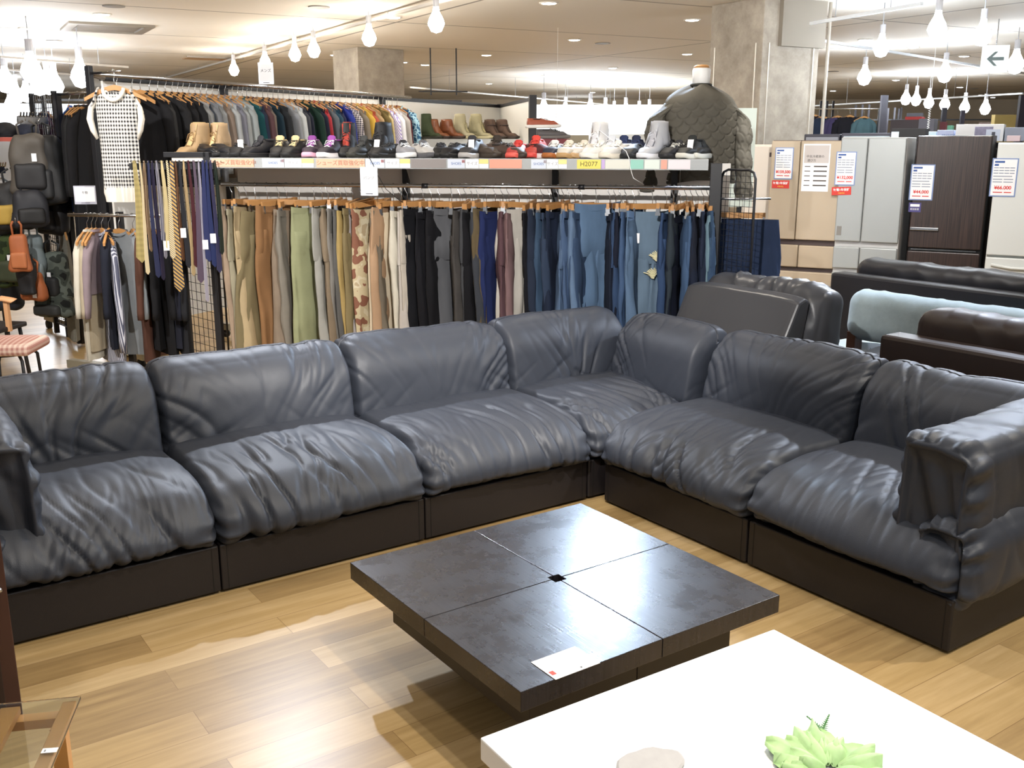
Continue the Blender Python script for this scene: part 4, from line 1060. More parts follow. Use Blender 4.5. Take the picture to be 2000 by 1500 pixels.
LOW = [(143, 'cream long shirt', '#cfc7b4', .95, 80), (152, 'beige long shirt', '#b3a384', .88, 78), (160, 'pink print shirt', '#8f7b82', .45, 80), (172, 'navy white striped shirt', None, .98, 40), (186, 'navy blouse', '#1c2030', .86, 70),
       (206, 'grey zip cardigan', '#7a7f84', .92, 12), (234, 'light grey blouse', '#8d9499', .62, 50), (252, 'brown long top', '#5c3527', .95, 70), (268, 'black top', '#141418', .86, 60), (284, 'black knit top', '#121217', .90, 45), (302, 'ink blue top', '#181c2b', .84, 50), (320, 'charcoal top', '#1f2026', .90, 55)]
ln = [a[1] for a in LOW]
for i, (px, nm, c, L, yw) in enumerate(LOW):
    k = (px + 10 - 1000) / 2010; s_ = (k * lr0.y - lr0.x) / (cos(lrz) - k * sin(lrz)); p = Vector((lr0.x + s_ * cos(lrz), lr0.y + s_ * sin(lrz), LZ))
    me = garment_mesh(70 + i, .40, L * .95, .04, .5 if i != 3 else .75, .055, spread=.07).mesh('g', True)
    m = cloth(c) if c else stripes('#4a4d60', '#b9bac4', .12, 26, 'nvst')
    t = garment('blouse' if 'blouse' in nm else 'shirt', 'top', neigh(ln, i, 'on the low rail'), p, lrz + R(yw) * -1 + 0, me, m, 'tops on the low rail', hl='wooden hanger on the low rail holding the ' + nm, hg='wooden hangers on the low rail')
    if i in (5, 8, 10): tagpart(t, (0, -.07, -.45 - .35 * (i != 5)), (0, 0, 0))
# cardboard boxes on the floor
for px, w, h, c, lb in ((262, .22, .17, '#a08c62', 'olive beige cardboard box on the floor under the clothes'), (300, .26, .26, '#6a4535', 'brown cardboard box on the floor under the clothes'), (322, .2, .2, '#b49a70', 'pale cardboard box behind the brown one')):
    q = atz(px, 690 if px != 322 else 672, 0)
    t = thing('cardboard_box', lb, 'box', q, R(-30)); rbox(-w / 2, w / 2, -w / 2, w / 2, 0, h).build('body', mat(c, .8), t, bevel=.004)
    for sx in (-1, 1): MB().add([(sx * w / 2, -w / 2, h), (sx * w / 2, w / 2, h), (sx * (w / 2 + .07), w / 2, h + .06), (sx * (w / 2 + .07), -w / 2, h + .06), (sx * w / 2, -w / 2, h + .004), (sx * w / 2, w / 2, h + .004), (sx * (w / 2 + .07), w / 2, h + .064), (sx * (w / 2 + .07), -w / 2, h + .064)], [(0, 1, 2, 3), (7, 6, 5, 4), (0, 4, 5, 1), (1, 5, 6, 2), (2, 6, 7, 3), (3, 7, 4, 0)]).build('flap', mat(c, .8), t)

# ------------------------------------------------------------------ boots on the far glass shelf
b0 = at(838, 266, 12.1); b1 = at(1012, 275, 12.35); bd = b1 - b0; bd.z = 0; brz = math.atan2(bd.y, bd.x); BZ = 1.765
bs = thing('glass_shelf', 'frosted shelf holding ankle boots in front of the white panel', 'shelf', (b0.x, b0.y, BZ), brz)
rbox(-.06, bd.length + .05, -.17, .17, -.02, 0).build('board', mat('#b9bcb2', .2, trans=.3, key='frost'), bs)
rbox(-.06, bd.length + .05, -.18, -.172, -.10, .0).build('price_rail', gls, bs)
for x in (.1, bd.length - .1): rbox(x - .01, x + .01, -.1, .5, -.05, -.021).build('bracket', BLACKM, bs)
BO = [(842, 'tall', '#3b4a2c', '#26281e', None, None, 'olive green suede boot', 40), (856, 'boot', '#8a4a24', '#2c1c14', None, None, 'brown leather ankle boot left of its pair', 50), (884, 'boot', '#84431f', '#2c1c14', None, None, 'brown leather ankle boot right of its pair', 55),
      (908, 'tall', '#a59c78', '#a39a7a', '#7a7258', '#a59c78', 'sand lace-up boot left of its pair', 40), (940, 'tall', '#a0976f', '#a39a7a', '#7a7258', '#a0976f', 'sand lace-up boot right of its pair', 45), (966, 'boot', '#5c4335', '#2e221b', None, '#3c2c24', 'dark brown buckled boot left of its pair', 40), (990, 'boot', '#594032', '#2e221b', None, '#3c2c24', 'dark brown buckled boot right of its pair', 45)]
for px, kd, u, s, l, tng, ds, yw in BO:
    k = (px - 1000) / 2010; q = (k * b0.y - b0.x) / (cos(brz) - k * sin(brz))
    t = shoe('boot', ds + ' on the frosted shelf', (b0.x + q * cos(brz), b0.y + q * sin(brz), BZ), brz + R(yw), kd, u, s, l, tng, 'ankle boots on the frosted shelf', 1.12, gloss=.35 if 'leather' in ds else .8)
    if 'buckled' in ds:
        M = MB(); M.tube([(.05 * cos(a / 8 * 2 * pi), .06 + .075 * sin(a / 8 * 2 * pi), .16) for a in range(9)], .009, 6); M.build('strap', mat('#33251e', .5), t, smooth=True)
sign('sign', 'small white sign standing above the sweater rail reading メンズ', crail(520)[0] + Vector((0, 0, .02)), R(0), .13, .18, 'メンズ', 0, ts=.032)

# ------------------------------------------------------------------ quilted jacket on a torso form
jc = at(1366, 240, 6.75); JZ = 1.49
mt = thing('torso_form', 'headless white torso form with wooden neck cap wearing the jacket', 'mannequin', (jc.x, jc.y, 0), R(6))
mb = MB(); mb.lathe([(.055, JZ + .60), (.056, JZ + .66), (.058, JZ + .70), (.052, JZ + .712)], 20); mb.build('neck', WHITE, mt, smooth=True)
mb = MB(); mb.lathe([(.050, JZ + .7121), (.052, JZ + .722), (.035, JZ + .732), (.005, JZ + .735)], 20); mb.build('neck_cap', WOOD, mt, smooth=True)
mb = MB(); mb.lathe([(.03, JZ + .02), (.11, JZ + .06), (.105, JZ + .2), (.12, JZ + .42), (.07, JZ + .54), (.05, JZ + .599)], 24); mb.build('torso', WHITE, mt, smooth=True)
MB().cyl(0, 0, 0.02, JZ - .02, .016).build('pole', BLACKM, mt, smooth=True)
MB().cyl(0, 0, 0, .02, .17, 24).build('foot_plate', BLACKM, mt, smooth=True)
def quilt(x, z):
    # overlapping scallops: depth falls towards each seam
    r = .047; row = math.floor(z / r); best = 0
    cx = (x / (2 * r) + (.5 if row % 2 else 0)); cx = (cx - math.floor(cx) - .5) * 2 * r
    zz = z - row * r
    d = math.hypot(cx, zz - r) / r
    return 1 - min(1, abs(d - 1) * 7)
JM = mat('#57534a', .75, spec=.35, var=.1, vs=6, bump=.2, bs=120)
jk = thing('quilted_jacket', 'olive grey quilted jacket seen from behind on the torso form', 'jacket', (jc.x, jc.y, 0), R(6))
mb = MB(); rg = []; N = 220; NVV = 120
for j in range(NVV + 1):
    v = j / NVV; z = JZ - .005 + .605 * v
    if v < .78: hw = .250 - .012 * sin(v * 4) ; ht = .150
    else: q = (v - .78) / .22; hw = .238 * (1 - q ** 2.6) + .066 * q ** 2.6; ht = .15 * (1 - q ** 1.6) + .062 * q ** 1.6
    r = []
    for k in range(N):
        a = 2 * pi * k / N; x = hw * math.copysign(abs(cos(a)) ** .85, cos(a)); y = ht * math.copysign(abs(sin(a)) ** .85, sin(a))
        d = Vector((cos(a) / hw, sin(a) / ht, 0)).normalized()
        dq = -.011 * quilt(x if abs(sin(a)) > .4 else y, z) * sm(.95, .6, v) + ns(x * 7, z * 5, 3) * .014
        r.append((x + d.x * dq, y + d.y * dq, z + .012 * sin(a * 3)))
    rg.append(r)
mb.loft(rg, cap=False); mb.build('body', JM, jk, smooth=True)
for s in (-1, 1):
    mb = MB(); rg = []; N = 60
    for j in range(90):
        v = j / 89; c = Vector((s * (.165 + .105 * sm(0, .22, v) + .055 * v), .01 - .01 * v, JZ + .515 - .55 * v - .02 * v * v)); r0 = .080 * (1 - .28 * v) + .006 * sin(v * 22)
        if s > 0: c.z -= .055 * v
        rr = []
        for k in range(N):
            a = 2 * pi * k / N; rad = r0 - .009 * quilt(a * .08, v * .55) + ns(cos(a) * 2, v * 9, sin(a) * 2 + s) * .008
            rr.append((c.x + rad * cos(a) * .92, c.y + rad * sin(a) * 1.05, c.z + rad * cos(a) * .35 * -s * (1 - v)))
        rg.append(rr)
    mb.loft(rg); mb.build('sleeve', JM, jk, smooth=True)
    MB().tube([(s * .335 - .052 * s * 0 + dx, .0 + dy, JZ - .06 - (.055 if s > 0 else 0)) for dx, dy in [(.055 * cos(a / 12 * 2 * pi), .06 * sin(a / 12 * 2 * pi)) for a in range(13)]], .009, 6).build('cuff', JM, jk, smooth=True)
MB().tube([(.062 * cos(a / 16 * 2 * pi), .060 * sin(a / 16 * 2 * pi), JZ + .607) for a in range(17)], .010, 8).build('collar', mat('#2f2e28', .8), jk, smooth=True)
# ------------------------------------------------------------------ armchairs and sofas behind the corner sofa
def puff(seed, amp=.012, k=8):
    def f(p, n, ux, uy, uz):
        a = (ridged(ns(p.x * k + p.z * 2, p.z * 3 + p.y * 2, seed)) - .4) * amp * (1 if abs(ux) < .97 else .4) + ns(p.x * 4, p.y * 4, seed + p.z * 4) * amp
        return p + n * a
    return f
GL = leather('#3a3b3f', .34, 'gl', .12); BRL = leather('#3a302d', .44, 'br', .12); BKL = leather('#15151a', .42, 'bk', .1)
gc = thing('recliner_armchair', 'dark grey leather armchair seen from behind, rear headrest panel tilted, past the corner unit', 'armchair', L2W(4.48, 3.83), TH + R(-90) - R(19) + pi / 2 + pi / 2)
# local: +y points away from the viewer (front of the seat)
gc.rotation_euler = (0, 0, TH - pi / 2 - R(-2))
def upper(name, m, par, w, prof, seed, sd=10):
    """a padded panel: profile (y, z) loop extruded over the width with rounded ends"""
    mb = MB(); rg = []; n = 24
    cy = sum(p[0] for p in prof) / len(prof); cz = sum(p[1] for p in prof) / len(prof)
    for i in range(n + 1):
        x = -w / 2 + w * i / n; e = 1 - .10 * (abs(x) / (w / 2)) ** sd
        rg.append([(x, cy + (p[0] - cy) * e + ns(x * 5, p[1] * 6, seed) * .008, cz + (p[1] - cz) * e + ns(x * 4, p[0] * 6, seed + 4) * .008) for p in prof])
    mb.loft(rg); return mb.build(name, m, par, smooth=False, bevel=.012)
upper('headrest_panel', GL, gc, .80, [(-.33, .63), (-.39, .68), (-.26, .93), (-.20, .95), (-.16, .93), (-.22, .62)], 2)
sz = (.86, .26, .42); cushion('back_cushion', GL, gc, sz, .10, (60, 16, 26), puff(12, .02), (.04, -.04, .78), (R(-12), 0, 0))
sz = (.88, .80, .24); cushion('seat_cushion', GL, gc, sz, .08, (40, 36, 12), puff(13), (0, .28, .38))
for s in (-1, 1):
    sz = (.20, .92, .40); cushion('armrest', GL, gc, sz, .08, (12, 40, 20), puff(14 + s), (s * .50, .22, .40))
rbox(-.5, .5, -.24, .62, .09, .30).build('base', GL, gc, bevel=.03)
rbox(-.42, .42, -.27, -.2, .28, .68).build('back_shell', GL, gc, bevel=.02)
for x in (-.42, .42):
    for y in (-.18, .56): MB().cyl(x, y, 0, .09, .02, 10).build('leg', STEEL, gc)

def back_sofa(name, label, c, rz, w, zt, m, pil, seed, d=.75, legs=True, ph=.13):
    t = thing(name, label, 'sofa', c, rz)
    rbox(-w / 2, w / 2, -d / 2, -d / 2 + .16, .10, zt).build('back_frame', m, t, bevel=.02)
    sz = (w - .02, .26, ph * 2.4); cushion('back_cushion', m, t, sz, .09, (70, 14, 22), puff(seed, .009, 5), (.05, -d / 2 + .30, zt - ph * 1.2 + ph))
    sz = (w - .1, d - .2, .22); cushion('seat_cushion', m, t, sz, .08, (40, 20, 10), puff(seed + 1), (0, .12, .36))
    rbox(-w / 2 + .02, w / 2 - .02, -d / 2 + .03, d / 2, .09, .26).build('base', m, t, bevel=.02)
    for x in (-w / 2 + .06, w / 2 - .06):
        for y in (-d / 2 + .06, d / 2 - .06): MB().cyl(x, y, 0, .09, .022, 10).build('leg', mat('#4a3326', .5), t)
    return t
back_sofa('leather_sofa', 'dark brown leather sofa seen from behind at the right edge', L2W(4.78, 2.62), TH - pi / 2 + R(1), .78, .80, BRL, None, 21, .84)
back_sofa('leather_sofa', 'long black leather sofa seen from behind in front of the fridges', L2W(6.62, 3.75), TH - pi / 2 + R(2), 1.95, .80, BKL, None, 31, .85, ph=.10)
# pale blue fabric sofa: a rounded back bolster on a low frame
FB = mat('#9eadb2', .95, spec=.2, var=.12, vs=40, bump=.4, bs=300, sheen=.3)
lb = thing('fabric_sofa', 'pale blue fabric sofa with a rounded bolster back, behind the brown leather sofa', 'sofa', L2W(5.42, 3.18), TH - pi / 2 + R(3))
sz = (1.24, .20, .31); cushion('back_bolster', FB, lb, sz, .095, (70, 14, 20), puff(41, .006), (0, -.2, .72), (R(-6), 0, 0))
sz = (1.30, .62, .20); cushion('seat_cushion', FB, lb, sz, .08, (50, 26, 10), puff(42, .006), (0, .16, .36))
OKW = mat('#5a3c2c', .45)
for x in (-.56, .56):
    rbox(x - .03, x + .03, -.28, -.2, 0, .62).build('leg', OKW, lb, bevel=.004); rbox(x - .03, x + .03, .38, .44, 0, .28).build('leg', OKW, lb, bevel=.004)
rbox(-.6, .6, -.26, .42, .2, .26).build('frame', OKW, lb, bevel=.004)
# white side table with a folded sign
sp = atz(1700, 672, .46)
stt = thing('side_table', 'white square side table between the grey armchair and brown sofa', 'table', (sp.x - .06, sp.y - .1, 0), TH)
rbox(-.26, .26, -.26, .26, .43, .46).build('tabletop', mat('#cfdad9', .3), stt, bevel=.003)
for x in (-.23, .2):
    for y in (-.23, .2): rbox(x, x + .03, y, y + .03, 0, .43).build('leg', WHITE, stt)
q = atz(1702, 696, .461)
fs = thing('folded_card', 'white folded price card standing on the small side table', 'card', (q.x, q.y, .4605), R(-25))
MB().add([(-.075, -.05, 0), (.075, -.05, 0), (.075, 0, .085), (-.075, 0, .085), (-.075, .05, 0), (.075, .05, 0)], [(0, 1, 2, 3), (3, 2, 5, 4)]).build('card', PAPER, fs)
text('¥', .04, mat('#8a93a0', .7), fs, (0, -.027, .041), (R(60), 0, 0), 'print')

# ------------------------------------------------------------------ chair and stool at the left edge
q = atz(20, 668, .47)
sl_ = thing('cushioned_stool', 'black metal stool with a pink checked seat cushion at the left edge', 'stool', (q.x, q.y - .05, 0), R(5))
PK = checks('#b5837a', '#e0c9bc', 10, 'pink')
sz = (.42, .40, .07); cushion('seat_cushion', PK, sl_, sz, .032, (30, 30, 6), lambda p, n, ux, uy, uz: p + Vector((0, 0, .018 * (1 - ux * ux) * (1 - uy * uy) * (1 if uz > 0 else 0))), (0, 0, .455))
for x, y in ((-.14, -.14), (.0, -.15), (.14, -.14), (.14, .12), (-.14, .12)):
    MB().tube([(x * .8, y * .8, .42), (x * 1.0, y * 1.0, .38), (x * 1.12, y * 1.12, 0)], .011, 8).build('leg', BLACKM, sl_, smooth=True)
MB().tube([(.12 * cos(a / 20 * 2 * pi), .12 * sin(a / 20 * 2 * pi), .41) for a in range(21)], .009, 6).build('ring', BLACKM, sl_, smooth=True)
q = at(12, 600, 7.0)
wc_ = thing('wooden_chair', 'light wooden chair arm and dark seat hoop cut off by the left edge', 'chair', (q.x - .24, q.y + .1, 0), R(-8))
PW = mat('#cf9c70', .4, var=.1, vs=10)
for s in (-1, 1):
    mb = MB(); g = []
    for u in range(9):
        uu = u / 8; g.append([(s * (.16 + .02 * sin(uu * 3)) + .12 * uu * (1 if s > 0 else -1) + .022 * (1 - .2 * uu) * cos(2 * pi * k / 12) * 1.3, -.02 - .20 * uu * 0 + .03 * sin(2 * pi * k / 12), .66 - .02 * uu + .014 * sin(2 * pi * k / 12 + 1)) for k in range(12)])
    mb.loft(g); mb.build('arm', PW, wc_, smooth=True)
    rbox(s * .22 - .015, s * .22 + .015, -.03, .0, .42, .65).build('arm_post', PW, wc_)
rbox(-.22, .22, -.22, .2, .42, .455).build('seat', mat('#1d1a1c', .5), wc_, bevel=.01)
for x in (-.18, .18):
    for y in (-.18, .16): MB().tube([(x, y, .42), (x * 1.15, y * 1.15, 0)], .014, 8).build('leg', mat('#1d1a1c', .5), wc_, smooth=True)

# ------------------------------------------------------------------ left: bag and jacket displays
def bag(label, p, rz, w, h, d, col, pocket=None, strap=None, name='backpack', m=None):
    t = thing(name, label, 'bag', p, rz, 'bags hanging on the left racks')
    M = m or mat(col, .65, var=.15, vs=12, bump=.4, bs=150)
    sz = (w, d, h); cushion('body', M, t, sz, d * .42, (16, 8, 20), lambda q, n, ux, uy, uz: q + n * ns(q.x * 9, q.z * 8, w * 90) * .02 + Vector((0, 0, 0)) * 1 + Vector((q.x * (-.15 * uz), 0, 0)), (0, 0, -.10 - h / 2))
    if pocket: cushion('pocket', mat(pocket, .65, var=.1, vs=12), t, (w * .76, d * .5, h * .42), d * .18, (10, 4, 10), lambda q, n, ux, uy, uz: q + n * ns(q.x * 9, q.z * 9, 3) * .008, (0, -d * .52, -.10 - h * .68))
    s = strap or col
    for k in (-1, 1): MB().tube([(k * w * .2, 0, -.12), (k * w * .24, d * .1, -.03), (k * .02, 0, .0)], .009, 6).build('strap', mat(s, .7), t, smooth=True)
    MB().tube([(0, -.0, 0), (0, 0, .02), (0, .02, .035)], .004, 6).build('hook', STEEL, t, smooth=True)
    return t
def bagrack(name, label, px0, px1, py, D, rz=0, hooks=10):
    a, b = at(px0, py, D), at(px1, py, D + .15)
    d = b - a; d.z = 0
    t = thing(name, label, 'rack arm', (a.x, a.y, a.z), math.atan2(d.y, d.x))
    rbox(0, d.length, -.012, .012, -.012, .02).build('bar', STEEL, t)
    mb = MB()
    for k in range(hooks): x = d.length * (k + .5) / hooks; mb.tube([(x, 0, .02), (x, -.05, .02), (x, -.07, .05)], .006, 6); mb.box(x - .012, x + .012, -.02, .02, -.04, .0)
    mb.build('hooks', STEEL, t)
    return t
bagrack('hook_rail', 'upper chrome hook rail holding dark backpacks at the left', 34, 92, 232, 8.3)
bagrack('hook_rail', 'lower chrome hook rail holding the orange bag at the left', 18, 78, 428, 8.1)
bagrack('hook_rail', 'chrome hook rail at the far left edge by the cap shelf', -40, 8, 330, 8.6)
DK = '#1b1b1e'
BG = [(50, 236, 8.15, .30, .48, .16, '#4f4a44', '#1c1c1f', 'grey-brown and black backpack on the upper hook rail', 20),
      (76, 240, 8.25, .34, .55, .18, '#1a1b1d', '#2a2b2d', 'large black backpack beside the grey-brown one', -10),
      (20, 330, 8.2, .30, .38, .16, '#1e1e20', '#a6883a', 'black backpack with mustard front pocket', 10),
      (52, 345, 8.05, .26, .30, .14, '#23242a', '#101012', 'black hip bag under the grey-brown backpack', 30),
      (92, 335, 8.45, .28, .42, .16, '#131316', '#1d1d22', 'black tote hanging against the wire grid', -20),
      (2, 350, 8.4, .26, .40, .16, '#3a4146', '#222', 'slate bag at the far left edge', 0),
      (30, 432, 7.9, .15, .30, .08, '#9c5730', '#a8633a', 'orange shoulder bag with wide strap', 15),
      (60, 505, 8.1, .20, .24, .10, '#a05a32', None, 'small orange pouch hanging lower', -10),
      (12, 436, 8.3, .30, .42, .16, '#2e3a2c', '#39402c', 'dark green camouflage bag behind the orange bag', 0),
      (62, 432, 8.2, .14, .50, .10, '#5d686b', '#6a7577', 'grey teal bucket bag beside the orange bag', 20),
      (44, 470, 8.0, .14, .34, .08, '#18181b', None, 'narrow black sling bag between orange bags', -12),
      (96, 470, 8.3, .30, .40, .16, '#26282a', '#181a1c', 'charcoal camouflage duffel near the wire grid', -15),
      (100, 545, 8.25, .32, .22, .16, '#4a5048', '#2a2c2c', 'grey-green camouflage duffel hanging lowest', -15),
      (-6, 470, 8.6, .30, .5, .16, '#1e2530', None, 'navy bag low at the far left edge', 0)]
CAMO = camo_mat(['#2b2f2c', '#59605a', '#3a403b', '#1b1d1c'], 9, 'bcamo'); CAMG = camo_mat(['#26301f', '#3d4a2c', '#1b2016'], 9, 'gcamo')
for px, py, D, w, h, d, c, pk, lb_, yw in BG:
    p = at(px, py, D)
    b_ = bag(lb_, p, R(yw), w, h, d, c, pk if pk != '#222' else '#222222', m=CAMO if 'grey-green cam' in lb_ or 'charcoal cam' in lb_ else CAMG if 'green cam' in lb_ else None, name='backpack' if 'backpack' in lb_ else 'bag')
    if (px + int(D * 10)) % 2: tagpart(b_, (.04, -d * .6, -.25), (0, 0, 0))
# caps on a red shelf at the far left
q = at(14, 268, 8.8)
rs = thing('red_shelf', 'red-edged shelf of caps at the far left edge', 'shelf', (q.x - .35, q.y, q.z), 0)
rbox(0, .62, -.12, .25, -.035, 0).build('board', mat('#b4584c', .5), rs)
for x in (.02, .58): rbox(x, x + .03, .2, .24, -q.z, .35).build('post', BLACKM, rs)
for k, (dx, c, lb_) in enumerate(((.12, '#17181b', 'black cap at the left of the red shelf'), (.33, '#1c1d22', 'dark cap in the middle of the red shelf'), (.52, '#2b3040', 'navy cap at the right of the red shelf'))):
    t = thing('cap', lb_, 'cap', (q.x - .35 + dx, q.y + .03, q.z), R(15 * (k - 1)), 'caps on the red shelf')
    mb = MB(); mb.lathe([(.09, .002), (.095, .05), (.08, .095), (.04, .12), (.005, .125)], 16); mb.build('crown', mat(c, .8), t, smooth=True)
    mb = MB(); mb.loft([[(-.075 * cos(a), -.08 - .0 - .075 * sin(a), .01) for a in [pi * j / 10 for j in range(11)]] + [(.07, -.02, .016), (-.07, -.02, .016)], [(-.075 * cos(a), -.08 - .075 * sin(a), .016) for a in [pi * j / 10 for j in range(11)]] + [(.07, -.02, .024), (-.07, -.02, .024)]]); mb.build('brim', mat(c, .8), t)
# tall black wire rack with blue jersey and long black coats
a_, b_ = at(68, 250, 9.1), at(112, 250, 8.6)
tm = mesh_panel('wire_rack', (a_.x, a_.y), (b_.x, b_.y), .12, at(112, 182, 8.6).z, .055, 'tall black wire grid rack beside the blue jersey', rad=.0028)
for x in (0, (b_ - a_).length): rbox(x - .02, x + .02, -.02, .02, .02, at(112, 182, 8.6).z + .02).build('post', BLACKM, tm)
q = at(84, 196, 9.4); rbox(-.25, .25, -.01, .01, q.z - .01, q.z + .01).build('inner_rail', STEEL, tm, loc=((q - Vector(tm.location)).to_2d().to_3d()), rot=(0, 0, -tm.rotation_euler.z))
a_, b_ = at(112, 184, 8.6), at(176, 190, 8.3)
jd = b_ - a_; jd.z = 0; jz = at(112, 184, 8.6).z; jrz = math.atan2(jd.y, jd.x)
jr = thing('coat_rail', 'chrome rail with blue jersey and long black coats at the left', 'clothes rail', (a_.x, a_.y, 0), jrz)
MB().tube([(0, 0, jz), (jd.length, 0, jz)], .012, 10).build('rail', STEEL, jr, smooth=True)
rbox(-.02, .02, -.02, .02, .02, jz + .01).build('post', BLACKM, jr); rbox(jd.length - .02, jd.length + .02, .06, .1, .02, jz + .01).build('post', BLACKM, jr)
rbox(jd.length - .02, jd.length + .02, 0, .06, jz - .02, jz).build('arm', BLACKM, jr)
def on(px, D=None):
    k = (px - 1000) / (1952 * 1.042); s = (k * a_.y - a_.x) / (cos(jrz) - k * sin(jrz)); return Vector((a_.x + s * cos(jrz), a_.y + s * sin(jrz), jz))
BL = cloth('#1c4fb0', .15)
t = garment('jersey', 'top', 'bright blue jersey with small pale bird emblem, behind the bag rack', on(131), jrz + R(-25), garment_mesh(91, .44, .85, .05, .35, .07).mesh('g', True), BL, 'tops on the left coat rail', hl='wooden hanger holding the bright blue jersey', hg='hangers on the left coat rail')
mb = MB(); mb.add([(x, -.062, z - .30) for x, z in ((-.02, .0), (-.01, .02), (-.012, .04), (0, .028), (.015, .035), (.02, .012), (.012, -.02), (.0, -.03), (-.014, -.025))], [tuple(range(9))]); mb.build('emblem', mat('#e8dfa8', .6), t)
for px, L, lb_, yw in ((150, 1.05, 'long black coat nearest the blue jersey', 60), (160, 1.08, 'long black coat in the middle of three', 66), (169, 1.0, 'long black pleated coat nearest the rack post', 72)):
    garment('coat', 'coat', lb_, on(px), jrz - R(yw), garment_mesh(px, .44, L, .055, .62, .065, spread=.03).mesh('g', True), cloth('#1e1f22' if px != 160 else '#2a2b2e'), 'black coats at the left', hl='wooden hanger holding the ' + lb_, hg='hangers on the left coat rail')
t = garment('shirt', 'top', 'purple top hanging inside the wire rack', at(84, 196, 9.4), R(-40), garment_mesh(95, .40, .6, .04, .4).mesh('g', True), cloth('#4a2450'), 'tops on the left coat rail', hl='hanger holding the purple top', hg='hangers on the left coat rail')
t = garment('dress', 'top', 'grey checked long dress hanging behind the wire grid', at(120, 420, 8.5), R(-60), garment_mesh(96, .36, .95, .04, .0).mesh('g', True), checks('#8b887c', '#5f5d54', 26, 'gchk'), 'tops on the left coat rail', hl='hanger holding the grey checked dress', hg='hangers on the left coat rail')
sign('sign', 'framed acrylic sign reading 冬物 in front of the black coats', at(168, 399, 7.5), R(8), .155, .135, '冬物', .1, '#b9bac8', .022)
ft = at(112, 640, 9.4); ft.z = 0
t = thing('rack_stand', 'slanting metal rack stand with caster under the bags', 'rolling base', (-4.15, 9.15, 0), R(-45))
rbox(-.45, .45, -.025, .025, .08, .13).build('beam', mat('#9c9584', .4, metal=.5), t)
for x in (-.4, .4): MB().tube([(x, -.02, .04), (x, .02, .04)], .04, 12).build('caster', RUBBER, t, smooth=True)
MB().tube([(.1, 0, .13), (.22, 0, .5), (.25, 0, 1.2)], .02, 8).build('strut', BLACKM, t, smooth=True)

# ------------------------------------------------------------------ fridges
FR = R(-28); FX = Vector((cos(FR), sin(FR), 0)); FY = Vector((-FX.y, FX.x, 0))
NAVY = mat('#35599c', .6); RED = mat('#d23a32', .6); GREY = mat('#8890a2', .6)
def price_card(par, x, z, w, h, price, y):
    c = rbox(x - w / 2, x + w / 2, y - .004, y, z - h / 2, z + h / 2).build('price_card', mat('#7f93c0', .4), par)
    yy = y - .0045
    rbox(x - w * .45, x + w * .45, yy - .0005, yy, z - h * .47, z + h * .47).build('card_face', PAPER, c)
    rbox(x - w * .40, x - w * .02, yy - .001, yy - .0006, z + h * .38, z + h * .43).build('header_bar', NAVY, c)
    rbox(x - w * .40, x - w * .24, yy - .001, yy - .0006, z + h * .30, z + h * .35).build('logo_block', NAVY, c)
    mb = MB()
    for k, zz in enumerate((.24, .17, .10, .02, -.06, -.13)):
        n = 4 if k < 3 else (1 if k == 3 else 2)
        for j in range(n):
            ww = w * .82 / n; xa = x - w * .41 + ww * j; mb.box(xa, xa + ww * .88, yy - .001, yy - .0006, z + h * zz, z + h * (zz + .022))
    mb.build('print_rows', GREY, c)
    text(price, h * .125, RED, c, (x, yy - .0012, z - h * .27), name='price_text', bold=.0012)
    rbox(x - w * .36, x + w * .0, yy - .001, yy - .0006, z - h * .40, z - h * .375).build('small_print', RED, c)
    rbox(x + w * .06, x + w * .34, yy - .001, yy - .0006, z - h * .40, z - h * .375).build('small_print', RED, c)
    return c
def red_card(par, x, z, w, h, y, rot=0):
    c = rbox(-w / 2, w / 2, -.004, 0, -h / 2, h / 2).build('warranty_card', RED, par, loc=(x, y, z), rot=(0, rot, 0))
    text('家電1年保証', h * .36, PAPER, c, (0, -.0047, h * .14), name='card_text', bold=.0006)
    text('対象商品', h * .2, mat('#f0d84a', .6), c, (0, -.0047, -h * .27), name='card_text')
    return c
def fridge(name, label, p, w, h, d, m, rows, side=None):
    """rows: (z0, z1, list of fractional splits)"""
    t = thing(name, label, 'fridge', (p.x, p.y, 0), FR)
    rbox(0, w, .05, d, .04, h).build('body', side or m, t, bevel=.006)
    rbox(.02, w - .02, .06, d - .02, 0, .04).build('plinth', mat('#222226', .5), t)
    for z0, z1, sp in rows:
        s = [0] + sp + [1]
        for a, b in zip(s[:-1], s[1:]):
            rbox(a * w + (.003 if a else .002), b * w - (.003 if b < 1 else .002), 0, .048, z0, z1).build('door' if z1 - z0 > .5 else 'drawer', m, t, bevel=.008)
    return t
CH = mat('#b8a892', .35, metal=.2, var=.04, vs=3); SV = mat('#a9adad', .32, metal=.3, var=.05, vs=3); CRM = mat('#dcd3c8', .4)
DW = mat('#2c211e', .35, key='dw'); nt, b = nodes_of(DW); tc = nt.nodes.new('ShaderNodeTexCoord'); mp = nt.nodes.new('ShaderNodeMapping'); mp.inputs['Scale'].default_value = (120, 120, 2.5)
n_ = nt.nodes.new('ShaderNodeTexNoise'); n_.inputs['Scale'].default_value = 1; c_ = nt.nodes.new('ShaderNodeValToRGB'); c_.color_ramp.elements[0].position = .35; c_.color_ramp.elements[0].color = lin('#241b19'); c_.color_ramp.elements[1].position = .7; c_.color_ramp.elements[1].color = lin('#44332d')
nt.links.new(tc.outputs['Object'], mp.inputs[0]); nt.links.new(mp.outputs[0], n_.inputs[0]); nt.links.new(n_.outputs[0], c_.inputs[0]); nt.links.new(c_.outputs[0], b.inputs['Base Color'])
def fz(px, py, D): return at(px, py, D).z
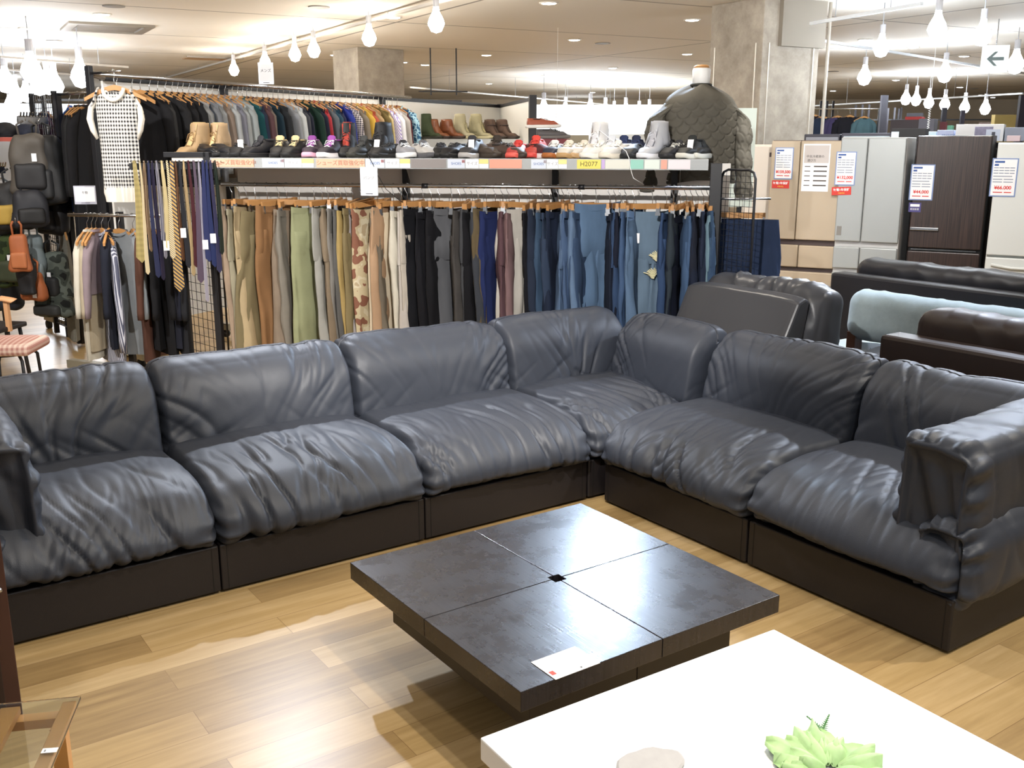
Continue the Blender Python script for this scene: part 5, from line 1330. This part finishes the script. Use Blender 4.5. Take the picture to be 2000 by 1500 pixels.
P0 = at(1447, 300, 9.62); f0 = fridge('fridge', 'narrow cream fridge behind the mannequin, leftmost of the row', P0, .34, 1.71, .5, CRM, [(.12, .60, []), (.61, .86, []), (.87, 1.70, [])])
rbox(.27, .30, -.003, -.0005, 1.60, 1.64).build('badge', mat('#3a2420', .4), f0)
P1 = at(1506, 300, 9.3); f1 = fridge('fridge', 'champagne fridge priced ¥159,500 with a spec sheet on its right door', P1, .62, 1.75, .65, CH, [(.08, .58, []), (.62, .82, [.48]), (.87, 1.745, [.42])], mat('#4a3a38', .5))
def onf(fp, px):
    k = (px - 1000) / 2009; return (k * fp.y - fp.x) / (FX.x - k * FX.y)
def zf(fp, px, py): s = onf(fp, px); q = fp + FX * s; return at(px, py, q.y).z
def card_on(t, fp, x0, x1, y0, y1, price):
    xa, xb = onf(fp, x0), onf(fp, x1); za, zb = zf(fp, (x0 + x1) / 2, y1), zf(fp, (x0 + x1) / 2, y0); price_card(t, (xa + xb) / 2, (za + zb) / 2, xb - xa, zb - za, price, -.001)
card_on(f1, P1, 1516, 1552, 288, 350, '¥159,500')
red_card(f1, onf(P1, 1530), zf(P1, 1530, 360), .155, .07, -.001)
xa, xb = onf(P1, 1571), onf(P1, 1624); za, zb = zf(P1, 1598, 374), zf(P1, 1598, 281)
sh_ = rbox(xa, xb, -.005, -.001, za, zb).build('spec_sheet', PAPER, f1)
rbox(xa + .01, xb - .01, -.0056, -.0051, za + (zb - za) * .60, zb - .012).build('photo_block', mat('#c3bcb9', .6), sh_)
text('中古冷蔵庫の', .026, mat('#4a4642', .7), sh_, ((xa + xb) / 2 - .01, -.006, zb - .11), name='sheet_text'); text('選び方', .026, mat('#4a4642', .7), sh_, ((xa + xb) / 2 - .04, -.006, zb - .145), name='sheet_text')
mb = MB()
for k in range(5): zz = za + (zb - za) * (.52 - .1 * k); mb.box(xa + .02, xa + .07, -.0056, -.0051, zz, zz + .007); mb.box(xa + .1, xb - .02, -.0056, -.0051, zz - .002, zz + .01)
mb.build('print_rows', mat('#55504e', .7), sh_)
rbox(.02, .06, -.003, -.0005, .92, 1.0).build('sticker', mat('#84817c', .6), f1)
P2 = at(1641, 300, 8.97); f2 = fridge('fridge', 'silver fridge priced ¥132,000 with a taller right-hand door', P2, .54, 1.775, .65, SV, [(.08, .60, []), (.64, .83, [.42]), (.88, 1.77, [.42])], mat('#c2c1bf', .4))
card_on(f2, P2, 1636, 1676, 296, 362, '¥132,000')
red_card(f2, onf(P2, 1651), zf(P2, 1651, 373), .165, .07, -.001, R(-3))
rbox(.02, .06, -.003, -.0005, .93, 1.01).build('sticker', mat('#84817c', .6), f2)
P3 = at(1789, 300, 8.80); f3 = fridge('fridge', 'dark wood-grain fridge priced ¥44,000 with a chrome bar handle', P3, .585, 1.79, .66, DW, [(.08, .44, []), (.46, .81, []), (.84, 1.785, [])], mat('#101013', .4))
card_on(f3, P3, 1785, 1832, 321, 391, '¥44,000')
xa = onf(P3, 1768); rbox(.01, .24, -.03, -.012, zf(P3, 1800, 449), zf(P3, 1800, 443)).build('handle', STEEL, f3, bevel=.004)
for x in (.03, .22): rbox(x - .012, x + .012, -.0125, .001, zf(P3, 1800, 449), zf(P3, 1800, 443)).build('handle_mount', STEEL, f3)
xx = onf(P3, 1799); zz = zf(P3, 1799, 405)
pc = rbox(xx - .05, xx + .05, -.004, -.001, zz - .04, zz + .04).build('purple_card', mat('#4b4580', .6), f3); rbox(xx - .038, xx + .038, -.0052, -.0045, zz + .006, zz + .028).build('card_face', PAPER, pc); text('配送設置', .018, PAPER, pc, (xx, -.0055, zz - .016), name='card_text')
rbox(.03, .55, -.006, .0, .822, .832).build('chrome_strip', STEEL, f3)
P4 = at(1947, 300, 8.38); f4 = fridge('fridge', 'white fridge priced ¥66,000 cut off by the right edge', P4, .60, 1.73, .62, mat('#d9dbd8', .35), [(.08, .42, []), (.44, .80, []), (.82, 1.725, [])])
card_on(f4, P4, 1943, 1995, 309, 384, '¥66,000')
mb = MB(); mb.tube([(.05, -.01, .74), (.2, -.02, .72), (.4, -.02, .72), (.55, -.01, .74)], .012, 8); mb.build('handle', mat('#d9dbd8', .35), f4, smooth=True)
def back_unit(name, label, pxa, pxb, py, D, d, m, cat='appliance', face=None, rim=True):
    a, b = at(pxa, py, D), at(pxb, py, D); k = (b.x - a.x) * 1.0
    t = thing(name, label, cat, (a.x, a.y, 0), FR)
    w = k / (cos(FR) - (pxb - 1000) / 2010 * sin(FR)) * 1.0
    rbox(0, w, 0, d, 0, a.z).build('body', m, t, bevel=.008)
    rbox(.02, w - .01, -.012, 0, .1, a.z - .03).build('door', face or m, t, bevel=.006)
    return t, a, w
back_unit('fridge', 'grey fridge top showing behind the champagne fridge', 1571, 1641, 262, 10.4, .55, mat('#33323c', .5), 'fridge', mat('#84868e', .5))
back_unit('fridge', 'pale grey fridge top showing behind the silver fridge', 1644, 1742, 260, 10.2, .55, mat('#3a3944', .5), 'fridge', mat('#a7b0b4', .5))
def boxthing(label, pxa, pxb, pyt, z0, D, col, d=.3, cat='box', name='packing_box', extra=None, rz=FR):
    a, b = at(pxa, pyt, D), at(pxb, pyt, D)
    t = thing(name, label, cat, (a.x, a.y, z0), rz)
    w = (b.x - a.x) / (cos(rz) - (pxb - 1000) / 2010 * sin(rz)); h = max(.05, a.z - z0)
    rbox(0, w, 0, d, 0, h).build('body', mat(col, .6), t, bevel=.003)
    if extra: extra(t, w, h)
    return t
stand_z = 1.74
t = thing('back_counter', 'dark counter top behind the fridge row carrying boxes', 'counter', at(1742, 280, 9.9) * 1.0, FR); t.location.z = 0
rbox(0, 3.2, 0, .6, 0, stand_z - .01).build('body', mat('#2a2729', .5), t)
def ex1(t, w, h): rbox(.0, w * .22, -.004, 0, .02, h * .75).build('label', mat('#d5e2e6', .6), t)
boxthing('black box with pale label on top behind the silver fridge', 1742, 1809, 251, stand_z, 9.95, '#161312', .35, extra=ex1)
boxthing('pale blue-white leaflet holder between black and white boxes', 1814, 1829, 257, stand_z, 9.6, '#c7dbe2', .1)
def ex2(t, w, h): text('BRANDS', .03, NAVY, t, (w * .7, -.002, h * .5), name='box_text')
boxthing('white box with blue lettering left of the picture box', 1831, 1863, 254, stand_z, 9.5, '#b9c3e4', .25, extra=ex2)
def ex3(t, w, h):
    rbox(w * .40, w * .78, -.003, 0, h * .06, h * .86).build('picture', mat('#8a87a0', .6, var=.5, vs=30), t)
    rbox(w * .64, w * .93, -.005, -.0031, h * .06, h * .7).build('picture', mat('#c9d2e4', .6), t); rbox(w * .76, w * .83, -.007, -.0052, h * .2, h * .55).build('camera_picture', mat('#2d3040', .5), t)
boxthing('large white box with photo print on top behind the dark fridge', 1868, 1962, 243, stand_z, 9.45, '#e6e6e6', .35, extra=ex3)
boxthing('grey-blue box at the right edge above the white fridge', 1964, 2010, 249, stand_z, 9.2, '#8f97a8', .35)
boxthing('small red and white box above the white fridge', 1967, 1993, 266, stand_z, 8.95, '#c9b4b8', .12)
boxthing('red and black boxed goods behind the black box', 1740, 1800, 234, 0, 13.5, '#2b1d20', .5)
boxthing('red toy box behind the black box', 1768, 1800, 228, 0, 13.9, '#a8231f', .4)
boxthing('black picture panel far behind the red boxes', 1771, 1803, 221, 0, 17, '#222026', .1)
boxthing('grey photo box far behind the leaflet holder', 1795, 1826, 232, 0, 13.2, '#55535c', .4)
boxthing('dark red bin far behind the white boxes', 1836, 1847, 238, 0, 14.5, '#5a1f26', .3)
boxthing('green box far behind the white boxes', 1847, 1860, 245, 0, 14.8, '#5f9a7c', .3)
boxthing('large olive board far behind the white box', 1944, 2015, 224, 0, 16, '#8f7b48', .1, rz=R(5))
boxthing('brown counter far behind the white box', 1912, 1944, 239, 0, 18, '#7d6860', .4)
# far clothing and posts at the upper right
for k, (px, py, c, w, lb_) in enumerate(((1588, 226, '#241a22', .42, 'dark plum jacket far away above the fridges'), (1607, 230, '#1d2c45', .6, 'dark blue jacket far away above the fridges'), (1636, 229, '#3b315c', .5, 'violet jacket far away above the fridges'), (1660, 228, '#14131c', .6, 'black jacket far away above the fridges'), (1688, 230, '#3f6068', .42, 'teal grey top far away above the fridges'))):
    p = at(px, py, 19); t = thing('jacket', lb_, 'jacket', (p.x, p.y, p.z + .12), R(12), 'far jackets above the fridges')
    garment_mesh(120 + k, w, .7, .07, .5, .08).build('body', cloth(c), t, smooth=True); inst('hook', HOOK, t, STEEL); inst('shoulder_bar', ARMS, t, WOOD)
a_ = at(1572, 213, 19.0); t = thing('clothes_rail', 'far clothes rail with jackets above the fridges', 'clothes rail', (a_.x, a_.y, 0), R(-2)); zz = at(1588, 226, 19).z + .12
MB().tube([(0, 0, zz), (1.35, 0, zz)], .012, 8).build('rail', STEEL, t); 
for x in (0, 1.35): rbox(x - .015, x + .015, -.015, .015, 0, zz).build('post', BLACKM, t)
for k, (px, pt, D, r, lb_) in enumerate(((1578, 195, 21, .03, 'leftmost'), (1582, 193, 20.6, .03, 'second'), (1604, 197, 21.4, .03, 'third'), (1616, 197, 21.9, .03, 'fourth'), (1628, 197, 22.4, .03, 'fifth'), (1672, 205, 24, .03, 'sixth'), (1685, 204, 24.2, .03, 'seventh'), (1698, 204, 24.4, .03, 'eighth'), (1728, 186, 17, .075, 'thick'), (1735, 211, 24, .03, 'ninth'), (1748, 210, 24.5, .03, 'tenth'), (1756, 212, 25, .03, 'eleventh'), (1761, 210, 25.5, .03, 'twelfth'), (1845, 210, 16, .05, 'short purple-grey'), (1881, 215, 16.5, .045, 'second short purple-grey'), (1999, 186, 12.5, .06, 'dark'))):
    p = at(px, pt, D); t = thing('post', f'{lb_} dark post from the column, in the far shelving', 'post', (p.x, p.y, 0), 0, 'far dark posts')
    rbox(-r / 2 * 1.4, r / 2 * 1.4, -r / 2, r / 2, 0, p.z).build('shaft', mat('#1f1b24', .5), t)
p = at(1577, 234, 25); t = thing('far_rail', 'thin horizontal bar between the far dark posts', 'bar', p, R(-1)); rbox(0, 4.6, -.012, .012, -.015, .015).build('bar', BLACKM, t)
# white boxy gondola and pale far shelving
for k, (xa, xb, pt, D, c, lb_) in enumerate(((1045, 1440, 262, 24, '#e6e7e2', 'long white far gondola seen between rack and jacket'), (1100, 1150, 264, 16, '#9a9584', 'olive grey far cabinet behind the cream shoes'), (1060, 1102, 262, 15, '#7a1f2a', 'dark red far display behind the red shoes'), (-60, 60, 262, 16, '#8d8a88', 'grey far shelving at the left edge'))):
    a, b = at(xa, pt, D), at(xb, pt, D); t = thing('far_shelving', lb_, 'shelving', (a.x, a.y, 0), 0)
    rbox(0, b.x - a.x, 0, .6, 0, a.z).build('body', mat(c, .7), t)
    for q_ in range(3): rbox(.02, b.x - a.x - .02, -.02, 0, .3 + .4 * q_, .33 + .4 * q_).build('shelf_edge', mat('#b9b9b9', .6), t)
# far white wall zone: its brightness is put in as emission, not a lamp
lt = at(1045, 205, 30)
t = thing('glowing_wall_panel', 'long white wall panel far behind the white shoes, glowing to look brightly lit', 'wall panel', (at(1045, 205, 30).x, 30, 0), 0)
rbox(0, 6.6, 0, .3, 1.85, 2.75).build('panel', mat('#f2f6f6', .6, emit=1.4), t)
t = thing('glowing_wall_panel', 'cool white wall panel with its own glow in the far upper left', 'wall panel', (-17, 26, 0), R(20))
rbox(0, 7, 0, .3, 1.9, 2.7).build('panel', mat('#eef4fa', .6, emit=1.1), t)  # wall panel brightened by emission; there is no lamp in it
# shoe display behind the rack at the right
q = at(1048, 262, 8.6)
t = thing('shoe_stack_stand', 'dark red stand with two shoes behind the rack', 'stand', (q.x, q.y, 0), 0)
rbox(0, .28, 0, .3, 0, 1.76).build('body', mat('#6a1f28', .6), t)
shoe('shoe', 'orange and white shoe on top of the dark red stand', (q.x + .06, q.y + .12, 1.85), R(100), 'low', '#b9553a', '#e4e0da', '#e8e8e8', None, 'shoes on the dark red stand', tilt=0)
t2 = shoe('shoe', 'grey shoe on the dark red stand below the orange one', (q.x + .14, q.y + .12, 1.762), R(95), 'low', '#5f5a5a', '#6e6a66', '#44413f', None, 'shoes on the dark red stand')

# ------------------------------------------------------------------ ceiling fittings
EW = mat('#fff4e2', .5, emit=22, key='ew'); EC = mat('#f0f7ff', .5, emit=22, key='ec'); EB = mat('#fffaf2', .5, emit=60, key='eb'); EBC = mat('#eef5ff', .5, emit=60, key='ebc')
CR_ = mat('#e4e0d8', .5)
def downlight(i, p, m, label, light=0, color=WARM, r=.085):
    t = thing('downlight', label, 'ceiling light', (p[0], p[1], CZ), 0, 'round recessed ceiling downlights')
    mb = MB(); mb.lathe([(r * 1.25, -.001), (r * 1.25, -.008), (r, -.012), (r, -.002)], 20); mb.build('trim_ring', CR_, t, smooth=True)
    mb = MB(); mb.lathe([(r * .98, -.004), (r * .9, -.014), (r * .4, -.02), (.002, -.021)], 20); mb.build('lens', m, t, smooth=True)
    if light:
        l = bpy.data.lights.new('downlight', 'SPOT'); l.energy = light; l.color = color; l.spot_size = R(125); l.spot_blend = .8; l.shadow_soft_size = .06
        o = bpy.data.objects.new('lamp', l); COL.objects.link(o); o.parent = t; o.location = (0, 0, -.05)
DL = [(200, 27), (52, 55), (92, 87), (768, 33), (950, 107), (655, 107), (758, 108), (787, 121), (830, 126), (955, 163), (1072, 5), (1122, 77), (1197, 132), (1157, 180), (1352, 38), (1342, 105), (1065, 148), (1277, 168), (446, 116), (1690, 77), (1783, 92), (1765, 104), (1627, 177), (1750, 156), (1875, 170), (1917, 185), (1938, 201), (1780, 195), (1883, 109), (1950, 122)]
DLQ = []; ORD = ['nearest', 'second', 'third', 'fourth', 'fifth', 'sixth', 'seventh', 'eighth', 'ninth', 'tenth']
for i, (px, py) in enumerate(DL):
    D = min(36, 1.45 / max(1e-3, (at(px, py, 1).z - H))); p = at(px, py, D)
    near = min(((px - a) ** 2 + (py - b) ** 2, j) for j, (a, b) in enumerate([(1482, 80), (724, 140), (210, 66), (720, 70), (850, 40), (560, 110), (1366, 140), (1943, 115), (1688, 150), (1830, 55)]))[1]
    ref = ['the wide column', 'the small distant column', 'the ceiling air vent', 'the middle track spotlight', 'the right track spotlight', 'the clustered track spotlights', 'the torso form neck', 'the arrow sign', 'the far hanging lamp', 'the big hanging lamp'][near]
    a = [(1482, 80), (724, 140), (210, 66), (720, 70), (850, 40), (560, 110), (1366, 140), (1943, 115), (1688, 150), (1830, 55)][near]
    side = 'left' if px < a[0] else 'right'
    DLQ.append([(near, side), (px - a[0]) ** 2 + (py - a[1]) ** 2, px, D, p, ref])
for q_ in DLQ:
    rank = sum(1 for z_ in DLQ if z_[0] == q_[0] and z_[1] < q_[1])
    downlight(0, q_[4], EC if q_[2] > 1560 else EW, f'round downlight, {ORD[rank]} one to the {q_[0][1]} of {q_[5]}', 60 if q_[3] < 24 else 0, COOL if q_[2] > 1560 else WARM)
k = 0
for gx in (-5.2, -2.6, 0, 2.6, 5.2):
    for gy in (2.2, 4.6, 7.0, 9.4):
        k += 1
        downlight(100 + k, (gx + .35 * gy - 1.6, gy), EW, f'round downlight overhead outside the picture, {ORD[int(gy / 2.4)]} row, {ORD[int(gx / 2.6 + 2)]} from the left', 62, WARM if gx < 2 else NEUT)
def pendant(label, px, py, zt, m, r=.062, kind='pendant', power=0, color=NEUT, group='bright white hanging lamps'):
    D = (zt - H) / (at(px, py, 1).z - H); p = at(px, py, D)
    t = thing('pendant_lamp' if kind == 'pendant' else 'track_spotlight', label, 'hanging lamp' if kind == 'pendant' else 'spotlight', p, 0, group)
    mb = MB(); mb.lathe([(.003, -r), (r * .6, -r * .82), (r, -.0), (r * .82, r * .6), (r * .42, r * 1.35), (r * .3, r * 1.9)], 14); mb.build('bulb', m, t, smooth=True)
    mb = MB(); mb.cyl(0, 0, r * 1.9, r * 3.0, r * .36, 10); mb.build('socket', mat('#b9b9bd', .4), t)
    MB().tube([(0, 0, r * 3), (0, 0, CZ - p.z if kind == 'pendant' else min(.3, CZ - p.z))], .006, 6).build('cord', mat('#a9abb0', .5), t)
    if power:
        l = bpy.data.lights.new('bulb', 'POINT'); l.energy = power; l.color = color; l.shadow_soft_size = .05
        o = bpy.data.objects.new('lamp', l); COL.objects.link(o); o.parent = t; o.location = (0, 0, -r - .06)
TRK = [('spotlight hanging on the ceiling track at top right', 852, 47), ('spotlight hanging on the ceiling track mid-way up', 721, 76), ('spotlight in the track cluster, lower right of the cluster', 613, 100), ('largest spotlight in the track cluster', 576, 108), ('spotlight in the track cluster, lower left of the cluster', 518, 123), ('lowest spotlight at the track\'s left end', 457, 138)]
for lb_, px, py in TRK: pendant(lb_, px, py, 2.88, EB, .085, 'spot', 20, WARM)
RIGHT = [('largest hanging lamp at the upper right', 1830, 58, 2.72), ('hanging lamp at the top right beside the arrow sign', 1918, 72, 2.72), ('hanging lamp left of the arrow sign near the white track', 1721, 96, 2.72), ('hanging lamp above the far jackets', 1688, 153, 2.72), ('hanging lamp below the arrow sign', 1845, 147, 2.72), ('hanging lamp at the right edge below the arrow sign', 1983, 128, 2.72),
         ('first lamp in the row over the far red boxes', 1769, 195, 2.62), ('second lamp in the row over the far red boxes', 1789, 197, 2.62), ('third lamp in the row, over the photo box', 1814, 202, 2.55), ('fourth lamp in the row, over the short post', 1845, 205, 2.5), ('fifth lamp in the row, over the second short post', 1884, 211, 2.45), ('last lamp in the row beside the olive board', 1924, 214, 2.4)]
for lb_, px, py, zt in RIGHT: pendant(lb_, px, py, zt, EBC, .085 if py < 100 else .11, 'pendant', 34 if py < 160 or px in (1789, 1884) else 0, COOL)
for k, (px, py) in enumerate(((1062, 216), (1104, 221), (1125, 236), (1153, 217), (1182, 222), (1199, 226), (1222, 222), (1248, 226), (1268, 224), (1246, 240))):
    pendant(f'far white hanging lamp, {ORD[k].replace("nearest", "first")} from the left between rack and jacket', px, py, 2.4, EBC, .13, power=70 if k in (1, 4, 8) else 0, color=COOL, group='far lamps between rack and jacket')
for k, (px, py, lb_) in enumerate(((62, 142, 'highest'), (12, 164, 'leftmost'), (32, 188, 'third'), (52, 186, 'fourth'), (76, 170, 'fifth'), (94, 168, 'sixth'), (108, 170, 'rightmost'), (20, 206, 'lowest'), (158, 152, 'lone right'))):
    pendant(f'{lb_} glowing hanging lamp in the left-hand cluster above the bags', px, py, 2.55, EBC, .13, power=22 if k in (0, 4, 7) else 0, color=COOL, group='lamps above the bags')
def track(label, pa, pb, z, m, w=.03):
    A = at(*pa, (z - H) / (at(*pa, 1).z - H)); B = at(*pb, (z - H) / (at(*pb, 1).z - H)); d = B - A
    t = thing('lighting_track', label, 'lighting track', A, math.atan2(d.y, d.x)); rbox(0, d.length, -w / 2, w / 2, 0, .03).build('rail', m, t)
    n = max(2, int(d.length / 3)); mb = MB()
    for i in range(n): x = d.length * (i + .5) / n; mb.tube([(x, 0, .03), (x, 0, CZ - z)], .004, 5)
    mb.build('suspension_wires', mat('#9a9ca0', .5), t)
TM = mat('#b3aea6', .5); TW = mat('#e8eef4', .5, key='tw')
track('long grey ceiling track carrying the spotlights', (300, 160), (880, 0), 3.12, TM, .05)
track('white suspended track crossing the upper right', (1585, 79), (2000, 145), 2.85, TW)
track('white suspended track rising to the top right corner', (1583, 49), (1800, 11), 2.9, TW)
track('far white suspended track above the far posts', (1570, 209), (1998, 184), 2.6, TW)
track('grey suspended track at the upper left', (0, 113), (250, 133), 2.9, TM)
track('second grey suspended track at the upper left', (0, 137), (180, 150), 2.9, TM)
track('grey suspended track over the far white lamps', (800, 172), (1290, 214), 2.75, TM)
# cassette vent, speakers, signs
q = at(210, 66, 13.9)
t = thing('ceiling_vent', 'square metal air vent cassette in the ceiling at upper left', 'air vent', (q.x, q.y, CZ), R(29))
mb = MB()
for s in (-1, 1): mb.box(s * .46 - .06, s * .46 + .06, -.52, .52, -.03, -.001); mb.box(-.4, .4, s * .46 - .06, s * .46 + .06, -.03, -.001)
mb.build('frame', mat('#8d8478', .4, metal=.3), t)
rbox(-.38, .38, -.38, .38, -.02, -.002).build('grille', mat('#6e655b', .5, var=.3, vs=30), t)
q = at(414, 137, 19)
t = thing('ceiling_vent', 'narrow orange-beige vent in the ceiling above the sweater rail', 'air vent', (q.x, q.y, CZ), R(29))
rbox(-.45, .45, -.3, .3, -.02, -.002).build('grille', mat('#c29f78', .5), t); rbox(-.5, .5, -.35, -.3, -.03, -.001).build('frame', mat('#8d8478', .4), t)
for k, (px, py, lb_) in enumerate(((222, 11, 'top left'), (623, 13, 'top centre'), (1177, 84, 'centre'), (1627, 139, 'right of the column'), (1903, 173, 'far right'), (106, 79, 'left'))):
    D = 1.45 / (at(px, py, 1).z - H); q = at(px, py, D); t = thing('ceiling_speaker', f'grey round ceiling speaker grille, {lb_}', 'speaker', (q.x, q.y, CZ), 0, 'round ceiling speaker grilles')
    MB().cyl(0, 0, -.012, -.001, .12, 20).build('grille', mat('#8f8a83', .6), t)
q = at(1943, 115, 13.0)
t = thing('direction_sign', 'white ceiling sign with a left arrow at the upper right', 'sign', q, R(-12))
rbox(-.155, .155, -.02, .02, -.16, .16).build('panel', mat('#eef2f2', .4, emit=.6), t)
MB().add([(-.10, -.022, 0), (-.01, -.022, .085), (.03, -.022, .085), (-.035, -.022, .02), (.10, -.022, .02), (.10, -.022, -.02), (-.035, -.022, -.02), (.03, -.022, -.085), (-.01, -.022, -.085)], [(0, 8, 7, 6, 5, 4, 3, 2, 1)]).build('arrow', mat('#7d8c8c', .6), t)
MB().tube([(0, 0, .16), (0, 0, CZ - q.z)], .008, 6).build('rod', STEEL, t)
# hanging black frame in the middle distance
q = at(868, 180, 17)
t = thing('hanging_frame', 'black frame hanging on two rods above the boots', 'hanging frame', q, R(10))
for x in (-.22, .20): MB().tube([(x, 0, -.05), (x, 0, CZ - q.z)], .012, 6).build('rod', BLACKM, t)
rbox(-.42, .38, -.02, .02, -.0, .02).build('bar', BLACKM, t); rbox(-.2, .3, .1, .12, -.25, -.12).build('sign_panel', mat('#47474f', .6), t)
# spring cords
for px, py0, py1, D, lb_ in ((1088, 215, 285, 14, 'white coiled cord hanging beside the white shoes'), (1817, 205, 262, 12.5, 'white coiled cord hanging above the boxes')):
    a = at(px, py0, D); b = at(px, py1, D); t = thing('coiled_cord', lb_, 'cord', a, 0); n = 90
    MB().tube([(.012 * cos(i * .9), .012 * sin(i * .9), (b.z - a.z) * i / n) for i in range(n + 1)], .004, 5).build('coil', WHITE, t)
    MB().tube([(0, 0, 0), (0, 0, CZ - a.z)], .003, 5).build('string', WHITE, t)
q = at(1450, 245, 8.6)
t = thing('pale_box', 'pale grey-green board beside the mannequin jacket, before the column', 'board', (q.x - .08, q.y, 0), R(5)); rbox(0, .20, 0, .05, 1.2, q.z + .14).build('panel', mat('#b9c2ba', .5), t); rbox(.08, .12, .02, .04, 0, 1.2).build('stand', BLACKM, t)

# ------------------------------------------------------------------ key spots out of view near the ceiling, aimed at seating and displays
def key(label, loc, target, power, color, size=.035):
    t = thing('track_spotlight', label, 'spotlight', loc, 0, 'track spots aimed at the seating')
    mb = MB(); d = (Vector(target) - Vector(loc)).normalized()
    mb.tube([d * -.12, d * .0], [.035, .05], 14); mb.build('housing', WHITE, t, smooth=True)
    MB().tube([d * -.06, Vector((0, 0, CZ - loc[2]))], .008, 6).build('stem', WHITE, t)
    o = spot((0, 0, 0), (0, 0, 0), power, color, size, 88, .5); COL.objects.link(o); o.parent = t
    o.location = d * .03; o.rotation_euler = d.to_track_quat('-Z', 'Y').to_euler()
key('white spotlight behind the corner unit, aimed at the seats', (.85, 8.5, 2.95), (0.3, 3.4, .4), 430, (.62, .78, 1.0))
key('white spotlight above the fridges, aimed at the sofa', (3.6, 6.6, 2.95), (1.2, 3.8, .3), 420, (.72, .82, 1.0))
key('white spotlight over the clothes racks, aimed at the long row', (-1.6, 6.6, 2.95), (-1.2, 4.2, .3), 330, (.8, .87, 1.0))
key('warm spotlight at right, aimed past the coffee table', (3.2, 3.4, 3.0), (0.0, 2.6, 0), 260, (1.0, .93, .82))
key('warm spotlight overhead, aimed at the floor', (.6, 2.2, 3.05), (-.8, 3.0, 0), 190, (1.0, .90, .74))
key('white spotlight overhead, aimed at the white table', (1.2, .9, 3.05), (.5, 1.5, .5), 140, (1, .97, .93))
key('added white spotlight brightening the trouser rack', (.0, 2.9, 2.55), (-.4, 6.8, 1.1), 520, (1, .97, .94))  # unseen lamp, added and hung low to brighten the rack's back panel
key('white spotlight aimed at the sweaters', (-3.2, 4.6, 3.0), (-2.2, 8.4, 1.7), 420, (1, .98, .96))
key('white spotlight aimed at the fridge fronts', (1.9, 5.6, 3.05), (3.2, 8.9, 1.1), 420, (1, .98, .95))
